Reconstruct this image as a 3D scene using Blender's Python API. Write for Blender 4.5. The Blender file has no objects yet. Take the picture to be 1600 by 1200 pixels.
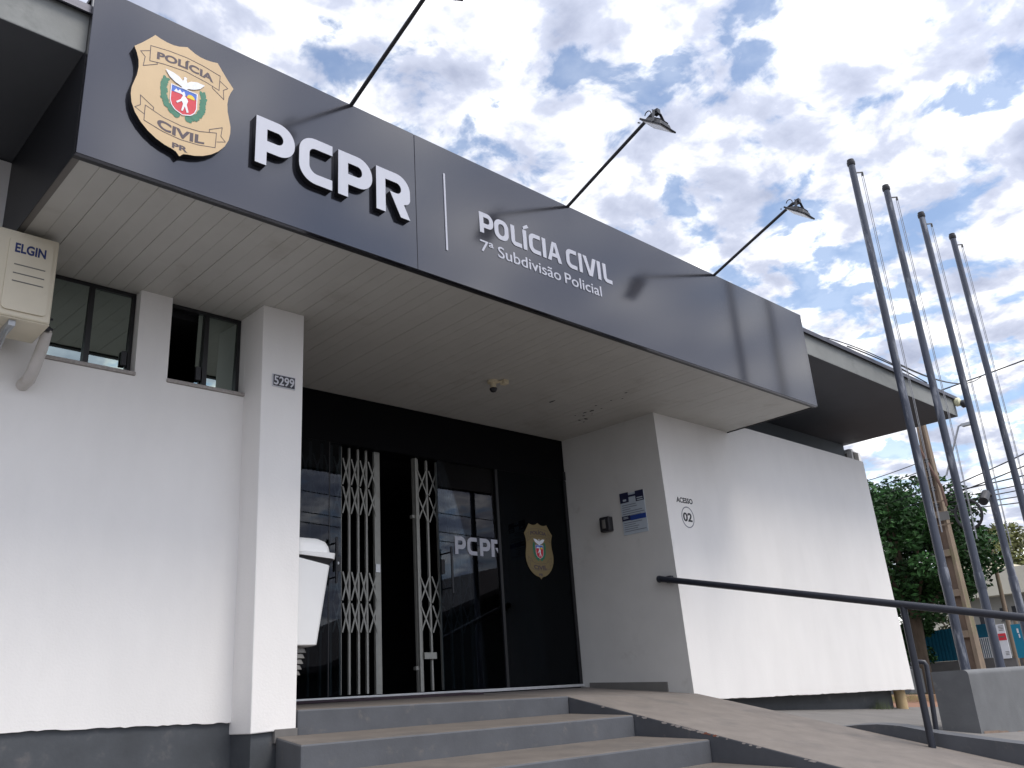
import bpy, bmesh, math, random
from mathutils import Vector, Matrix
R = math.radians
random.seed(7)
S = bpy.context.scene
COL = S.collection

# ------------------------------------------------------------------ camera, sky, sun, exposure
cam_d = bpy.data.cameras.new('camera')
cam = bpy.data.objects.new('camera', cam_d); COL.objects.link(cam)
cam.location = (0, 0, 0)
cam.rotation_euler = (R(109.77374), R(3.645), R(-43.18596))
cam_d.lens = 30.95; cam_d.sensor_width = 36; cam_d.sensor_fit = 'HORIZONTAL'
cam_d.clip_start = 0.05; cam_d.clip_end = 2000
S.camera = cam
S.view_settings.view_transform = 'Standard'; S.view_settings.look = 'None'
S.view_settings.gamma = 1; S.view_settings.exposure = 0.47
S.view_settings.use_curve_mapping = False

SUN_AZ, SUN_EL = R(166), R(60)            # azimuth from +Y towards +X
SUN_DIR = Vector((math.sin(SUN_AZ)*math.cos(SUN_EL), math.cos(SUN_AZ)*math.cos(SUN_EL), math.sin(SUN_EL)))

def build_world():
    w = bpy.data.worlds.new('World'); S.world = w; w.use_nodes = True
    nt = w.node_tree; N = nt.nodes; L = nt.links; N.clear()
    out = N.new('ShaderNodeOutputWorld'); bg = N.new('ShaderNodeBackground'); bg2 = N.new('ShaderNodeBackground')
    mix = N.new('ShaderNodeMixShader')
    sky = N.new('ShaderNodeTexSky'); sky.sky_type = 'NISHITA'; sky.sun_disc = False
    sky.sun_elevation = SUN_EL; sky.sun_rotation = SUN_AZ; sky.dust_density = 0.6
    bg.inputs['Strength'].default_value = 0.15
    bg.name = 'clear_sky'
    tc = N.new('ShaderNodeTexCoord')
    sep = N.new('ShaderNodeSeparateXYZ'); L.new(tc.outputs['Generated'], sep.inputs[0])
    def math_(op, a, b=None, c=None):
        m = N.new('ShaderNodeMath'); m.operation = op
        for i, v in enumerate((a, b, c)):
            if v is None: continue
            if isinstance(v, (int, float)): m.inputs[i].default_value = v
            else: L.new(v, m.inputs[i])
        return m.outputs[0]
    zc = math_('ADD', math_('MAXIMUM', sep.outputs['Z'], 0.0), 0.22)
    u = math_('DIVIDE', sep.outputs['X'], zc); v = math_('DIVIDE', sep.outputs['Y'], zc)
    comb = N.new('ShaderNodeCombineXYZ'); L.new(u, comb.inputs[0]); L.new(v, comb.inputs[1])
    def noise(scale, detail, rough, off, dist=0.0):
        mp = N.new('ShaderNodeMapping'); L.new(comb.outputs[0], mp.inputs[0]); mp.inputs['Location'].default_value = off
        n = N.new('ShaderNodeTexNoise'); n.inputs['Scale'].default_value = scale; n.inputs['Detail'].default_value = detail
        n.inputs['Roughness'].default_value = rough; n.inputs['Distortion'].default_value = dist
        L.new(mp.outputs[0], n.inputs['Vector']); return n.outputs['Fac']
    big = noise(2.0, 3, 0.5, (3.1, 1.7, 0))
    mid = noise(9.5, 7, 0.56, (0.4, 5.2, 0), 0.25)
    thick = noise(7.5, 6, 0.55, (7.7, 2.3, 0), 0.2)
    # more open sky towards +X / low -Y side
    dens = math_('SUBTRACT', math_('ADD', math_('MULTIPLY', mid, 0.62), math_('MULTIPLY', big, 0.38)), math_('MULTIPLY', math_('SUBTRACT', sep.outputs['X'], 0.55), 0.06))
    cov = N.new('ShaderNodeMapRange'); cov.interpolation_type = 'SMOOTHSTEP'
    L.new(dens, cov.inputs['Value']); cov.inputs['From Min'].default_value = 0.41; cov.inputs['From Max'].default_value = 0.485; cov.inputs['To Min'].default_value = 0.14
    # haze near the horizon
    hz = N.new('ShaderNodeMapRange'); hz.interpolation_type = 'SMOOTHSTEP'
    L.new(sep.outputs['Z'], hz.inputs['Value']); hz.inputs['From Min'].default_value = 0.32; hz.inputs['From Max'].default_value = 0.02
    hz.inputs['To Min'].default_value = 0.0; hz.inputs['To Max'].default_value = 0.75
    fac = math_('MAXIMUM', cov.outputs[0], hz.outputs[0])
    tk = math_('ADD', math_('MULTIPLY', thick, 0.6), math_('MULTIPLY', dens, 0.4))
    ramp = N.new('ShaderNodeValToRGB'); L.new(tk, ramp.inputs[0])
    e = ramp.color_ramp.elements
    e[0].position = 0.425; e[0].color = (1.30, 1.28, 1.25, 1)
    e[1].position = 0.62; e[1].color = (0.34, 0.375, 0.49, 1)
    a = e.new(0.475); a.color = (0.80, 0.81, 0.86, 1)
    a = e.new(0.525); a.color = (0.50, 0.535, 0.65, 1)
    # thin bright veil round the hidden sun
    dp = N.new('ShaderNodeVectorMath'); dp.operation = 'DOT_PRODUCT'
    L.new(tc.outputs['Generated'], dp.inputs[0]); dp.inputs[1].default_value = SUN_DIR
    gl = math_('MULTIPLY', math_('POWER', math_('MAXIMUM', dp.outputs['Value'], 0.0), 3.0), 1.1)
    st = math_('ADD', gl, 1.0)
    L.new(sky.outputs[0], bg.inputs['Color'])
    L.new(ramp.outputs[0], bg2.inputs['Color']); L.new(st, bg2.inputs['Strength'])
    L.new(fac, mix.inputs[0]); L.new(bg.outputs[0], mix.inputs[1]); L.new(bg2.outputs[0], mix.inputs[2])
    L.new(mix.outputs[0], out.inputs['Surface'])
build_world()
sd = bpy.data.lights.new('sun', 'SUN'); sd.energy = 2.0; sd.angle = R(24); sd.color = (1.0, 0.935, 0.85)
sun = bpy.data.objects.new('sun', sd); COL.objects.link(sun)
sun.rotation_euler = SUN_DIR.to_track_quat('Z', 'Y').to_euler(); sun.location = (0, 0, 30)

# ------------------------------------------------------------------ materials
MATS = {}
def nodes_of(m):
    m.use_nodes = True; nt = m.node_tree
    return nt, nt.nodes, nt.links, nt.nodes['Principled BSDF']
def mat(name, col, rough=0.6, var=0.08, scale=6.0, metal=0.0, bump=0.0, bscale=60.0, spec=0.5, dirt=None, dirt_amt=0.0,
        dscale=2.5, drange=(0.52, 0.68), stretch=None, island=False, rvar=0.0):
    """painted / mineral surface: base colour, soft tonal drift, optional stains of their own colour, fine bump"""
    m = bpy.data.materials.new(name); nt, N, L, b = nodes_of(m)
    tc = N.new('ShaderNodeTexCoord'); src = tc.outputs['Object']
    if stretch:
        mp = N.new('ShaderNodeMapping'); mp.inputs['Scale'].default_value = stretch
        L.new(src, mp.inputs[0]); src = mp.outputs[0]
    n = N.new('ShaderNodeTexNoise'); n.inputs['Scale'].default_value = scale; n.inputs['Detail'].default_value = 6
    n.inputs['Roughness'].default_value = 0.6; L.new(src, n.inputs['Vector'])
    mr = N.new('ShaderNodeMapRange'); mr.inputs['From Min'].default_value = 0.3; mr.inputs['From Max'].default_value = 0.7
    mr.inputs['To Min'].default_value = 1 - var; mr.inputs['To Max'].default_value = 1 + var
    L.new(n.outputs['Fac'], mr.inputs['Value'])
    mul = N.new('ShaderNodeMix'); mul.data_type = 'RGBA'; mul.blend_type = 'MULTIPLY'; mul.inputs['Factor'].default_value = 1
    mul.inputs[6].default_value = (*col, 1)
    val = mr.outputs[0]
    if island:
        g = N.new('ShaderNodeNewGeometry'); mm = N.new('ShaderNodeMapRange')
        mm.inputs['To Min'].default_value = 0.45; mm.inputs['To Max'].default_value = 1.9
        L.new(g.outputs['Random Per Island'], mm.inputs['Value'])
        p = N.new('ShaderNodeMath'); p.operation = 'MULTIPLY'; L.new(val, p.inputs[0]); L.new(mm.outputs[0], p.inputs[1]); val = p.outputs[0]
    L.new(val, mul.inputs[7]); cout = mul.outputs[2]
    if dirt:
        n2 = N.new('ShaderNodeTexNoise'); n2.inputs['Scale'].default_value = dscale; n2.inputs['Detail'].default_value = 8
        n2.inputs['Roughness'].default_value = 0.65; L.new(src, n2.inputs['Vector'])
        m2 = N.new('ShaderNodeMapRange'); m2.interpolation_type = 'SMOOTHSTEP'
        m2.inputs['From Min'].default_value, m2.inputs['From Max'].default_value = drange
        m2.inputs['To Max'].default_value = dirt_amt; L.new(n2.outputs['Fac'], m2.inputs['Value'])
        mx = N.new('ShaderNodeMix'); mx.data_type = 'RGBA'; L.new(m2.outputs[0], mx.inputs['Factor'])
        L.new(cout, mx.inputs[6]); mx.inputs[7].default_value = (*dirt, 1); cout = mx.outputs[2]
    L.new(cout, b.inputs['Base Color'])
    b.inputs['Roughness'].default_value = rough; b.inputs['Metallic'].default_value = metal
    b.inputs['Specular IOR Level'].default_value = spec
    if rvar:
        r2 = N.new('ShaderNodeMapRange'); r2.inputs['To Min'].default_value = rough - rvar; r2.inputs['To Max'].default_value = rough + rvar
        L.new(n.outputs['Fac'], r2.inputs['Value']); L.new(r2.outputs[0], b.inputs['Roughness'])
    if bump:
        n3 = N.new('ShaderNodeTexNoise'); n3.inputs['Scale'].default_value = bscale; n3.inputs['Detail'].default_value = 4
        L.new(tc.outputs['Object'], n3.inputs['Vector'])
        bp = N.new('ShaderNodeBump'); bp.inputs['Strength'].default_value = bump; bp.inputs['Distance'].default_value = 0.004
        L.new(n3.outputs['Fac'], bp.inputs['Height']); L.new(bp.outputs[0], b.inputs['Normal'])
    MATS[name] = m; return m
def glass(name, tint, refl, gcol=(1, 1, 1), ior=1.5):
    """thin pane: clear tinted film plus mirror reflection"""
    m = bpy.data.materials.new(name); nt, N, L, b = nodes_of(m); N.remove(b)
    out = N['Material Output']
    t = N.new('ShaderNodeBsdfTransparent'); t.inputs[0].default_value = (*tint, 1)
    g = N.new('ShaderNodeBsdfGlossy'); g.inputs['Roughness'].default_value = 0.01; g.inputs['Color'].default_value = (*gcol, 1)
    fr = N.new('ShaderNodeFresnel'); fr.inputs[0].default_value = ior
    ad = N.new('ShaderNodeMath'); ad.operation = 'ADD'; ad.use_clamp = True; ad.inputs[1].default_value = refl
    mx = N.new('ShaderNodeMixShader'); L.new(fr.outputs[0], ad.inputs[0]); L.new(ad.outputs[0], mx.inputs[0])
    L.new(t.outputs[0], mx.inputs[1]); L.new(g.outputs[0], mx.inputs[2]); L.new(mx.outputs[0], out.inputs['Surface'])
    return m

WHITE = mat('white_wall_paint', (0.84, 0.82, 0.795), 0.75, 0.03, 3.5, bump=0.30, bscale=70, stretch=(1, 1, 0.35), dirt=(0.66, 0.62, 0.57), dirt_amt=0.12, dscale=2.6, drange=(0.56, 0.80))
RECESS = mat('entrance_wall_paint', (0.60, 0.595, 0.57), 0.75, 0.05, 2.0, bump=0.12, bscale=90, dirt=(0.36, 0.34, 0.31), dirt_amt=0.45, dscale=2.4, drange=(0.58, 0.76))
PLINTH = mat('grey_plinth_paint', (0.062, 0.068, 0.076), 0.6, 0.18, 5, bump=0.2, bscale=50, dirt=(0.17, 0.15, 0.14), dirt_amt=0.5, dscale=5, drange=(0.58, 0.75))
RISER = mat('grey_step_paint', (0.082, 0.087, 0.098), 0.6, 0.14, 4, bump=0.2, bscale=60, dirt=(0.17, 0.155, 0.14), dirt_amt=0.6, dscale=7, drange=(0.57, 0.75))
TREAD = mat('dusty_concrete', (0.165, 0.146, 0.132), 0.85, 0.14, 5, bump=0.3, bscale=70, dirt=(0.095, 0.090, 0.088), dirt_amt=0.6, dscale=2.2, drange=(0.50, 0.70))
STEPT = mat('worn_step_tread', (0.112, 0.097, 0.085), 0.85, 0.16, 5, bump=0.3, bscale=70, dirt=(0.07, 0.066, 0.064), dirt_amt=0.6, dscale=2.2, drange=(0.50, 0.70))
CONC = mat('bare_concrete', (0.155, 0.148, 0.142), 0.85, 0.14, 4, bump=0.3, bscale=60, dirt=(0.15, 0.14, 0.13), dirt_amt=0.5, dscale=2, drange=(0.5, 0.7))
BLOCKM = mat('grey_block_paint', (0.135, 0.14, 0.145), 0.7, 0.14, 4, bump=0.25, bscale=60, dirt=(0.30, 0.29, 0.27), dirt_amt=0.45, dscale=6, drange=(0.6, 0.75))
PAVE = mat('pavement_concrete', (0.15, 0.145, 0.14), 0.9, 0.14, 0.8, bump=0.3, bscale=30)
SPLASH = mat('dusty_splash', (0.20, 0.145, 0.11), 0.95, 0.25, 9)
SOIL = mat('red_soil', (0.23, 0.12, 0.075), 0.95, 0.25, 6, bump=0.5, bscale=30)
ASPH = mat('asphalt', (0.06, 0.06, 0.062), 0.9, 0.15, 3, bump=0.3, bscale=40)
FASCIA = mat('graphite_panel', (0.017, 0.0176, 0.023), 0.125, 0.05, 1.6, spec=0.92, rvar=0.010)
FASCIA.node_tree.nodes['Principled BSDF'].inputs['Specular Tint'].default_value = (0.95, 0.96, 1.05, 1)
FDARK = mat('panel_return_black', (0.012, 0.012, 0.015), 0.5, 0.05)
SIDE = mat('panel_side_black', (0.010, 0.011, 0.014), 0.45, 0.05)
SOFF = mat('pvc_ceiling_board', (0.46, 0.45, 0.42), 0.5, 0.04, 3, dirt=(0.25, 0.22, 0.18), dirt_amt=0.35, dscale=2.2, drange=(0.55, 0.75), island=False)
GAP = mat('ceiling_gap', (0.16, 0.15, 0.14), 0.9, 0.05)
SLAB = mat('weathered_roof_concrete', (0.235, 0.245, 0.24), 0.85, 0.10, 3, bump=0.3, bscale=50, dirt=(0.12, 0.13, 0.125), dirt_amt=0.6, dscale=3.2, drange=(0.56, 0.75))
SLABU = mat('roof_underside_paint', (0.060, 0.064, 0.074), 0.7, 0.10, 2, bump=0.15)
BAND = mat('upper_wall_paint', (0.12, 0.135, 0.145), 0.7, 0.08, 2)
TIN = mat('gutter_metal', (0.10, 0.10, 0.12), 0.45, 0.12, 5, metal=0.6)
BLACKM = mat('black_metal', (0.016, 0.017, 0.022), 0.4, 0.10, 20)
BLACKP = mat('black_plastic', (0.02, 0.02, 0.024), 0.45, 0.05)
HEADER = mat('black_door_header', (0.003, 0.003, 0.004), 0.6, 0.05, spec=0.08)
DARKIN = mat('dark_interior', (0.03, 0.03, 0.032), 0.9, 0.1, spec=0.0)
ALU = mat('aluminium_rail', (0.62, 0.63, 0.64), 0.4, 0.08, 12, metal=0.5)
GATE = mat('grey_gate_steel', (0.31, 0.31, 0.285), 0.5, 0.10, 14, metal=0.3, dirt=(0.22, 0.15, 0.10), dirt_amt=0.4, dscale=8, drange=(0.62, 0.75))
SILVER = mat('silver_letter_face', (0.50, 0.52, 0.59), 0.45, 0.02, 4)
LSIDE = mat('letter_side_black', (0.012, 0.012, 0.016), 0.5, 0.05)
VINYL = mat('silver_vinyl', (0.46, 0.475, 0.54), 0.5, 0.02)
GOLDD = mat('badge_shaded_tan', (0.20, 0.155, 0.07), 0.6, 0.05, 5)  # badge tan darkened to paint in the dimness of the entrance
GOLD = mat('badge_tan', (0.57, 0.415, 0.235), 0.5, 0.04, 5)
BROWN = mat('badge_print_brown', (0.075, 0.055, 0.07), 0.6, 0.05)
RED = mat('crest_red', (0.60, 0.022, 0.045), 0.5, 0.08, 30)
BLUE = mat('crest_blue', (0.035, 0.13, 0.55), 0.5, 0.05)
CWHITE = mat('crest_white', (0.78, 0.80, 0.86), 0.5, 0.08, 60)
YEL = mat('crest_yellow', (0.80, 0.58, 0.02), 0.5, 0.03)
GREEN = mat('crest_green', (0.02, 0.17, 0.10), 0.5, 0.15, 60)
WPLAS = mat('white_plastic', (0.80, 0.80, 0.79), 0.35, 0.02)
CREAM = mat('cream_unit_paint', (0.66, 0.60, 0.47), 0.4, 0.04, 5, dirt=(0.40, 0.33, 0.22), dirt_amt=0.3, dscale=6, drange=(0.58, 0.8))
NAVY = mat('navy_print', (0.015, 0.03, 0.14), 0.5, 0.02)
GREY = mat('grey_plastic', (0.16, 0.155, 0.145), 0.6, 0.08)
GALV = mat('galvanised_bracket', (0.42, 0.44, 0.46), 0.45, 0.08, 10, metal=0.4)
PIPEW = mat('white_duct', (0.60, 0.57, 0.54), 0.6, 0.08, 8, dirt=(0.35, 0.28, 0.2), dirt_amt=0.4, dscale=7)
FRAME = mat('black_window_frame', (0.012, 0.012, 0.014), 0.4, 0.05)
SILLM = mat('granite_sill', (0.36, 0.33, 0.31), 0.6, 0.25, 60)
RAILM = mat('rail_paint_dark', (0.022, 0.025, 0.036), 0.42, 0.15, 14, bump=0.1)
POLEM = mat('flagpole_paint', (0.060, 0.070, 0.098), 0.38, 0.22, 7, metal=0.0, dirt=(0.40, 0.42, 0.46), dirt_amt=0.55, dscale=13, drange=(0.54, 0.66), stretch=(1, 1, 0.16))
ROPE = mat('grey_rope', (0.30, 0.31, 0.33), 0.8, 0.1)
UPOLE = mat('utility_pole_concrete', (0.235, 0.18, 0.13), 0.9, 0.22, 5, bump=0.4, bscale=40, dirt=(0.15, 0.16, 0.07), dirt_amt=0.55, dscale=3, stretch=(1, 1, 0.4))
UPOLED = mat('utility_pole_recess', (0.16, 0.115, 0.085), 0.9, 0.2, 5)
RUST = mat('rusty_pipe', (0.14, 0.08, 0.06), 0.7, 0.2, 10)
WIRE = mat('black_cable', (0.02, 0.02, 0.022), 0.6, 0.05)
BARK = mat('tree_bark', (0.11, 0.08, 0.055), 0.95, 0.3, 9, bump=0.6, bscale=25, stretch=(1, 1, 0.3))
LEAF1 = mat('dark_green_leaf', (0.022, 0.061, 0.016), 0.5, 0.5, 0.9, island=True, spec=0.2)
LEAF2 = mat('olive_leaf', (0.095, 0.105, 0.028), 0.55, 0.4, 1.2, island=True)
LEAF3 = mat('shrub_leaf', (0.075, 0.085, 0.03), 0.55, 0.4, 2, island=True)
WEEDM = mat('weed_green', (0.045, 0.060, 0.022), 0.7, 0.3, 8, island=True)
GRASSM = mat('lime_grass', (0.16, 0.19, 0.035), 0.8, 0.3, 8, island=True)
BEIGE = mat('beige_house_paint', (0.66, 0.62, 0.50), 0.8, 0.05, 1, dirt=(0.4, 0.36, 0.28), dirt_amt=0.3, dscale=0.8)
HWALL = mat('dark_house_wall', (0.06, 0.07, 0.07), 0.9, 0.1, 1)
HROOF = mat('fibre_cement_roof', (0.10, 0.09, 0.085), 0.9, 0.15, 2)
SHADEW = mat('grey_house_wall', (0.33, 0.32, 0.29), 0.8, 0.06, 1)
TEAL = mat('teal_fence_paint', (0.006, 0.115, 0.19), 0.5, 0.15, 3)
TEALB = mat('teal_sign_paint', (0.005, 0.20, 0.32), 0.5, 0.05)
SIGNW = mat('sign_white', (0.75, 0.76, 0.78), 0.5, 0.04)
SIGNR = mat('sign_red', (0.66, 0.04, 0.06), 0.5, 0.04)
OCHRE = mat('ochre_pipe', (0.50, 0.37, 0.20), 0.6, 0.12, 6, dirt=(0.22, 0.10, 0.05), dirt_amt=0.6, dscale=4)
PAPER = mat('poster_paper', (0.44, 0.50, 0.56), 0.6, 0.05, 8)
POSTB = mat('poster_navy', (0.012, 0.014, 0.05), 0.5, 0.05)
POSTBL = mat('poster_blue', (0.015, 0.05, 0.26), 0.5, 0.05)
POSTG = mat('poster_text_grey', (0.20, 0.22, 0.26), 0.6, 0.05)
SENSM = mat('sensor_cream', (0.62, 0.54, 0.38), 0.5, 0.03)
LENS = mat('lamp_lens', (0.62, 0.60, 0.60), 0.25, 0.06, 20)
MATM = mat('door_mat', (0.035, 0.022, 0.03), 0.95, 0.2, 30)
TERRA = mat('chipped_terracotta', (0.34, 0.13, 0.08), 0.9, 0.2, 30)
CHIP = mat('chipped_plaster', (0.50, 0.45, 0.41), 0.9, 0.15, 30)
CORNW = mat('corner_light_white', (0.75, 0.73, 0.5), 0.4, 0.02)
WGLASS = glass('mirrored_window_glass', (0.25, 0.30, 0.28), 0.34, (0.80, 0.92, 0.86))
DGLASS = glass('smoked_door_glass', (0.36, 0.41, 0.44), 0.0, (0.5, 0.51, 0.57))
FGLASS = glass('dark_film_glass', (0.10, 0.13, 0.15), 0.0, (0.5, 0.56, 0.64), 1.4)
INK = mat('stencil_black', (0.03, 0.03, 0.035), 0.7, 0.15, 60)
RINGM = mat('stencil_grey', (0.22, 0.22, 0.25), 0.7, 0.15, 60)
PLATEB = mat('number_plate_black', (0.02, 0.02, 0.03), 0.4, 0.05)
PLATEW = mat('number_plate_white', (0.62, 0.62, 0.66), 0.4, 0.05)

# ------------------------------------------------------------------ builders
class MB:
    def __init__(s): s.v = []; s.f = []; s.mi = []
    def add(s, verts, faces, mi=0):
        o = len(s.v); s.v += [tuple(p) for p in verts]; s.f += [tuple(i + o for i in f) for f in faces]; s.mi += [mi]*len(faces)
        return s
    def box(s, a, b, mi=0):
        x0, y0, z0 = a; x1, y1, z1 = b
        return s.add([(x0,y0,z0),(x1,y0,z0),(x1,y1,z0),(x0,y1,z0),(x0,y0,z1),(x1,y0,z1),(x1,y1,z1),(x0,y1,z1)],
                     [(0,3,2,1),(4,5,6,7),(0,1,5,4),(1,2,6,5),(2,3,7,6),(3,0,4,7)], mi)
    def hexa(s, bot, top, mi=0):
        return s.add(list(bot)+list(top), [(0,3,2,1),(4,5,6,7),(0,1,5,4),(1,2,6,5),(2,3,7,6),(3,0,4,7)], mi)
    def prism(s, poly, vec, mi=0):
        n = len(poly); v = Vector(vec); P = [Vector(p) for p in poly]
        return s.add(P + [p+v for p in P], [tuple(range(n))[::-1], tuple(range(n, 2*n))] + [(i, (i+1) % n, n+(i+1) % n, n+i) for i in range(n)], mi)
    def tube(s, pts, r, seg=10, mi=0, caps=True):
        P = [Vector(p) for p in pts]; rr = r if isinstance(r, (list, tuple)) else [r]*len(P)
        rings = []; up = None
        for i, p in enumerate(P):
            t = (P[min(i+1, len(P)-1)] - P[max(i-1, 0)]).normalized()
            if up is None:
                up = Vector((0, 0, 1)) if abs(t.z) < 0.9 else Vector((1, 0, 0))
            a = t.cross(up); 
            if a.length < 1e-5: a = t.orthogonal()
            a.normalize(); b = a.cross(t).normalized(); up = b
            rings.append([p + (a*math.cos(2*math.pi*k/seg) + b*math.sin(2*math.pi*k/seg))*rr[i] for k in range(seg)])
        vs = [q for ring in rings for q in ring]; fs = []
        for i in range(len(P)-1):
            for k in range(seg):
                fs.append((i*seg+k, i*seg+(k+1) % seg, (i+1)*seg+(k+1) % seg, (i+1)*seg+k))
        if caps:
            fs.append(tuple(range(seg))[::-1]); fs.append(tuple((len(P)-1)*seg+k for k in range(seg)))
        return s.add(vs, fs, mi)
    def bar(s, a, b, w, t, side=(0, 1, 0), mi=0):
        """flat bar from a to b: width w, thickness t measured along side"""
        a = Vector(a); b = Vector(b); d = (b-a).normalized(); sd_ = Vector(side).normalized(); p = d.cross(sd_).normalized()
        c = [a - p*w/2 - sd_*t/2, a + p*w/2 - sd_*t/2, a + p*w/2 + sd_*t/2, a - p*w/2 + sd_*t/2]
        return s.hexa(c, [q + (b-a) for q in c], mi)
    def lathe(s, c, prof, axis='z', seg=20, mi=0):
        vs = []
        for (r, h) in prof:
            for k in range(seg):
                a = 2*math.pi*k/seg
                p = {'z': (r*math.cos(a), r*math.sin(a), h), 'y': (r*math.cos(a), h, r*math.sin(a)), 'x': (h, r*math.cos(a), r*math.sin(a))}[axis]
                vs.append(Vector(c) + Vector(p))
        fs = []
        for i in range(len(prof)-1):
            for k in range(seg):
                fs.append((i*seg+k, i*seg+(k+1) % seg, (i+1)*seg+(k+1) % seg, (i+1)*seg+k))
        fs.append(tuple(range(seg))[::-1]); fs.append(tuple((len(prof)-1)*seg+k for k in range(seg)))
        return s.add(vs, fs, mi)
    def mesh(s, name, mats):
        me = bpy.data.meshes.new(name); me.from_pydata(s.v, [], s.f)
        for m in (mats if isinstance(mats, (list, tuple)) else [mats]): me.materials.append(m)
        me.polygons.foreach_set('material_index', s.mi)
        bm = bmesh.new(); bm.from_mesh(me); bmesh.ops.recalc_face_normals(bm, faces=bm.faces); bm.to_mesh(me); bm.free()
        return me

def base_name(n): return n
def tag(o, label=None, cat=None, group=None, kind=None):
    if label: o['label'] = label
    if cat: o['category'] = cat
    if group: o['group'] = group
    if kind: o['kind'] = kind
    return o
def thing(name, label, cat, loc=(0, 0, 0), group=None):
    o = bpy.data.objects.new(name, None); COL.objects.link(o); o.location = loc; o.empty_display_size = 0.2
    return tag(o, label, cat, group)
def link(name, me, parent=None, bevel=0.0, smooth=False):
    o = bpy.data.objects.new(name, me); COL.objects.link(o)
    if parent is not None:
        o.parent = parent
        if parent.type == 'EMPTY': o.matrix_parent_inverse = Matrix.Translation(-Vector(parent.location))
    if smooth:
        me.polygons.foreach_set('use_smooth', [True]*len(me.polygons))
        try: me.set_sharp_from_angle(angle=R(40))
        except Exception: pass
    if bevel:
        b = o.modifiers.new('bevel', 'BEVEL'); b.width = bevel; b.segments = 2; b.limit_method = 'ANGLE'; b.angle_limit = R(35)
    return o
def part(name, mb, m, parent=None, bevel=0.0, smooth=False, label=None):
    o = link(name, mb.mesh(name, m), parent, bevel, smooth)
    if label: o['label'] = label
    return o
def struct(name, mb, m, bevel=0.0):
    return tag(part(name, mb, m, None, bevel), kind='structure')
def copy_tree(o, parent=None):
    c = o.copy(); COL.objects.link(c)
    if parent is not None: c.parent = parent
    for ch in list(o.children): copy_tree(ch, c)
    return c

# flat outlines with holes -> solid mesh (2D curve fill)
def fillet(pts):
    out = []; n = len(pts)
    for i in range(n):
        p = pts[i]; r = p[2] if len(p) > 2 else 0
        c = Vector((p[0], p[1]))
        if r <= 0: out.append(c); continue
        a = Vector(pts[i-1][:2]) - c; b = Vector(pts[(i+1) % n][:2]) - c
        la, lb = a.length, b.length; a.normalize(); b.normalize()
        ang = a.angle(b); d = min(r/math.tan(ang/2), la*0.98, lb*0.98); r2 = d*math.tan(ang/2)
        cen = c + (a+b).normalized()*(r2/math.sin(ang/2))
        p0 = c + a*d; p1 = c + b*d
        a0 = math.atan2(*(p0-cen).yx); a1 = math.atan2(*(p1-cen).yx); da = (a1-a0+math.pi) % (2*math.pi)-math.pi
        for k in range(9): out.append(cen + Vector((math.cos(a0+da*k/8), math.sin(a0+da*k/8)))*r2)
    return out
def flat_mesh(name, contours, depth):
    cu = bpy.data.curves.new(name, 'CURVE'); cu.dimensions = '2D'; cu.fill_mode = 'BOTH'; cu.extrude = depth/2
    for c in contours:
        sp = cu.splines.new('POLY'); sp.points.add(len(c)-1); sp.use_cyclic_u = True
        for q, p in zip(sp.points, c): q.co = (p[0], p[1], 0, 1)
    return curve_to_mesh(name, cu)
def curve_to_mesh(name, cu):
    o = bpy.data.objects.new(name+'_tmp', cu); COL.objects.link(o)
    dg = bpy.context.evaluated_depsgraph_get(); dg.update()
    me = bpy.data.meshes.new_from_object(o.evaluated_get(dg)); me.name = name
    bpy.data.objects.remove(o); bpy.data.curves.remove(cu)
    return me
def text_mesh(name, body, x0, x1, z0, z1, depth=0.002, offset=0.0, bend=0.0, ref='H'):
    """built-in font; baseline..cap height fitted to z0..z1, width to x0..x1"""
    def mk(b):
        cu = bpy.data.curves.new(name, 'FONT'); cu.body = b; cu.offset = offset; cu.extrude = 0.05; cu.resolution_u = 4
        return curve_to_mesh(name, cu)
    h = mk(ref); hz = [v.co.y for v in h.vertices]; hb, ht = min(hz), max(hz); bpy.data.meshes.remove(h)
    me = mk(body); xs = [v.co.x for v in me.vertices]; a, b = min(xs), max(xs)
    xm = (x0+x1)/2
    for v in me.vertices:
        x = x0 + (v.co.x-a)/(b-a)*(x1-x0); y = z0 + (v.co.y-hb)/(ht-hb)*(z1-z0)
        v.co = (x, y + bend*(x-xm)**2, v.co.z/0.1*depth)
    return me
def face_front(me, y):      # drawn in x,z; seen from -Y; front face at y
    zs = max(v.co.z for v in me.vertices)
    for v in me.vertices: v.co = (v.co.x, y + (zs - v.co.z), v.co.y)
    me.update(); return me
def face_left(me, x):       # drawn as (-Y, Z); seen from -X; front face at x
    zs = max(v.co.z for v in me.vertices)
    for v in me.vertices: v.co = (x + (zs - v.co.z), -v.co.x, v.co.y)
    me.update(); return me
def lay(name, me, m, parent, label=None):
    me.materials.clear()
    for q in (m if isinstance(m, (list, tuple)) else [m]): me.materials.append(q)
    if isinstance(m, (list, tuple)):
        for p in me.polygons: p.material_index = 0 if abs(p.normal.y) > 0.7 else 1
    o = link(name, me, parent)
    if label: o['label'] = label
    return o
def strip2(pts, w, closed=False):
    """thin line as a set of quads in 2D, returned as contours"""
    out = []; n = len(pts)
    for i in range(n if closed else n-1):
        a = Vector(pts[i]); b = Vector(pts[(i+1) % n]); d = (b-a)
        if d.length < 1e-6: continue
        d.normalize(); q = Vector((-d.y, d.x))*w/2
        out.append((a-q-d*w*0.3, b-q+d*w*0.3, b+q+d*w*0.3, a+q-d*w*0.3))
    return out
def line_mb(pts, w, y, t, closed=False):
    mb = MB()
    for i, c in enumerate(strip2(pts, w, closed)):
        yy = y - 0.00012*(i % 5)
        mb.prism([(p.x, yy, p.y) for p in c], (0, t, 0))
    return mb
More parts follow.
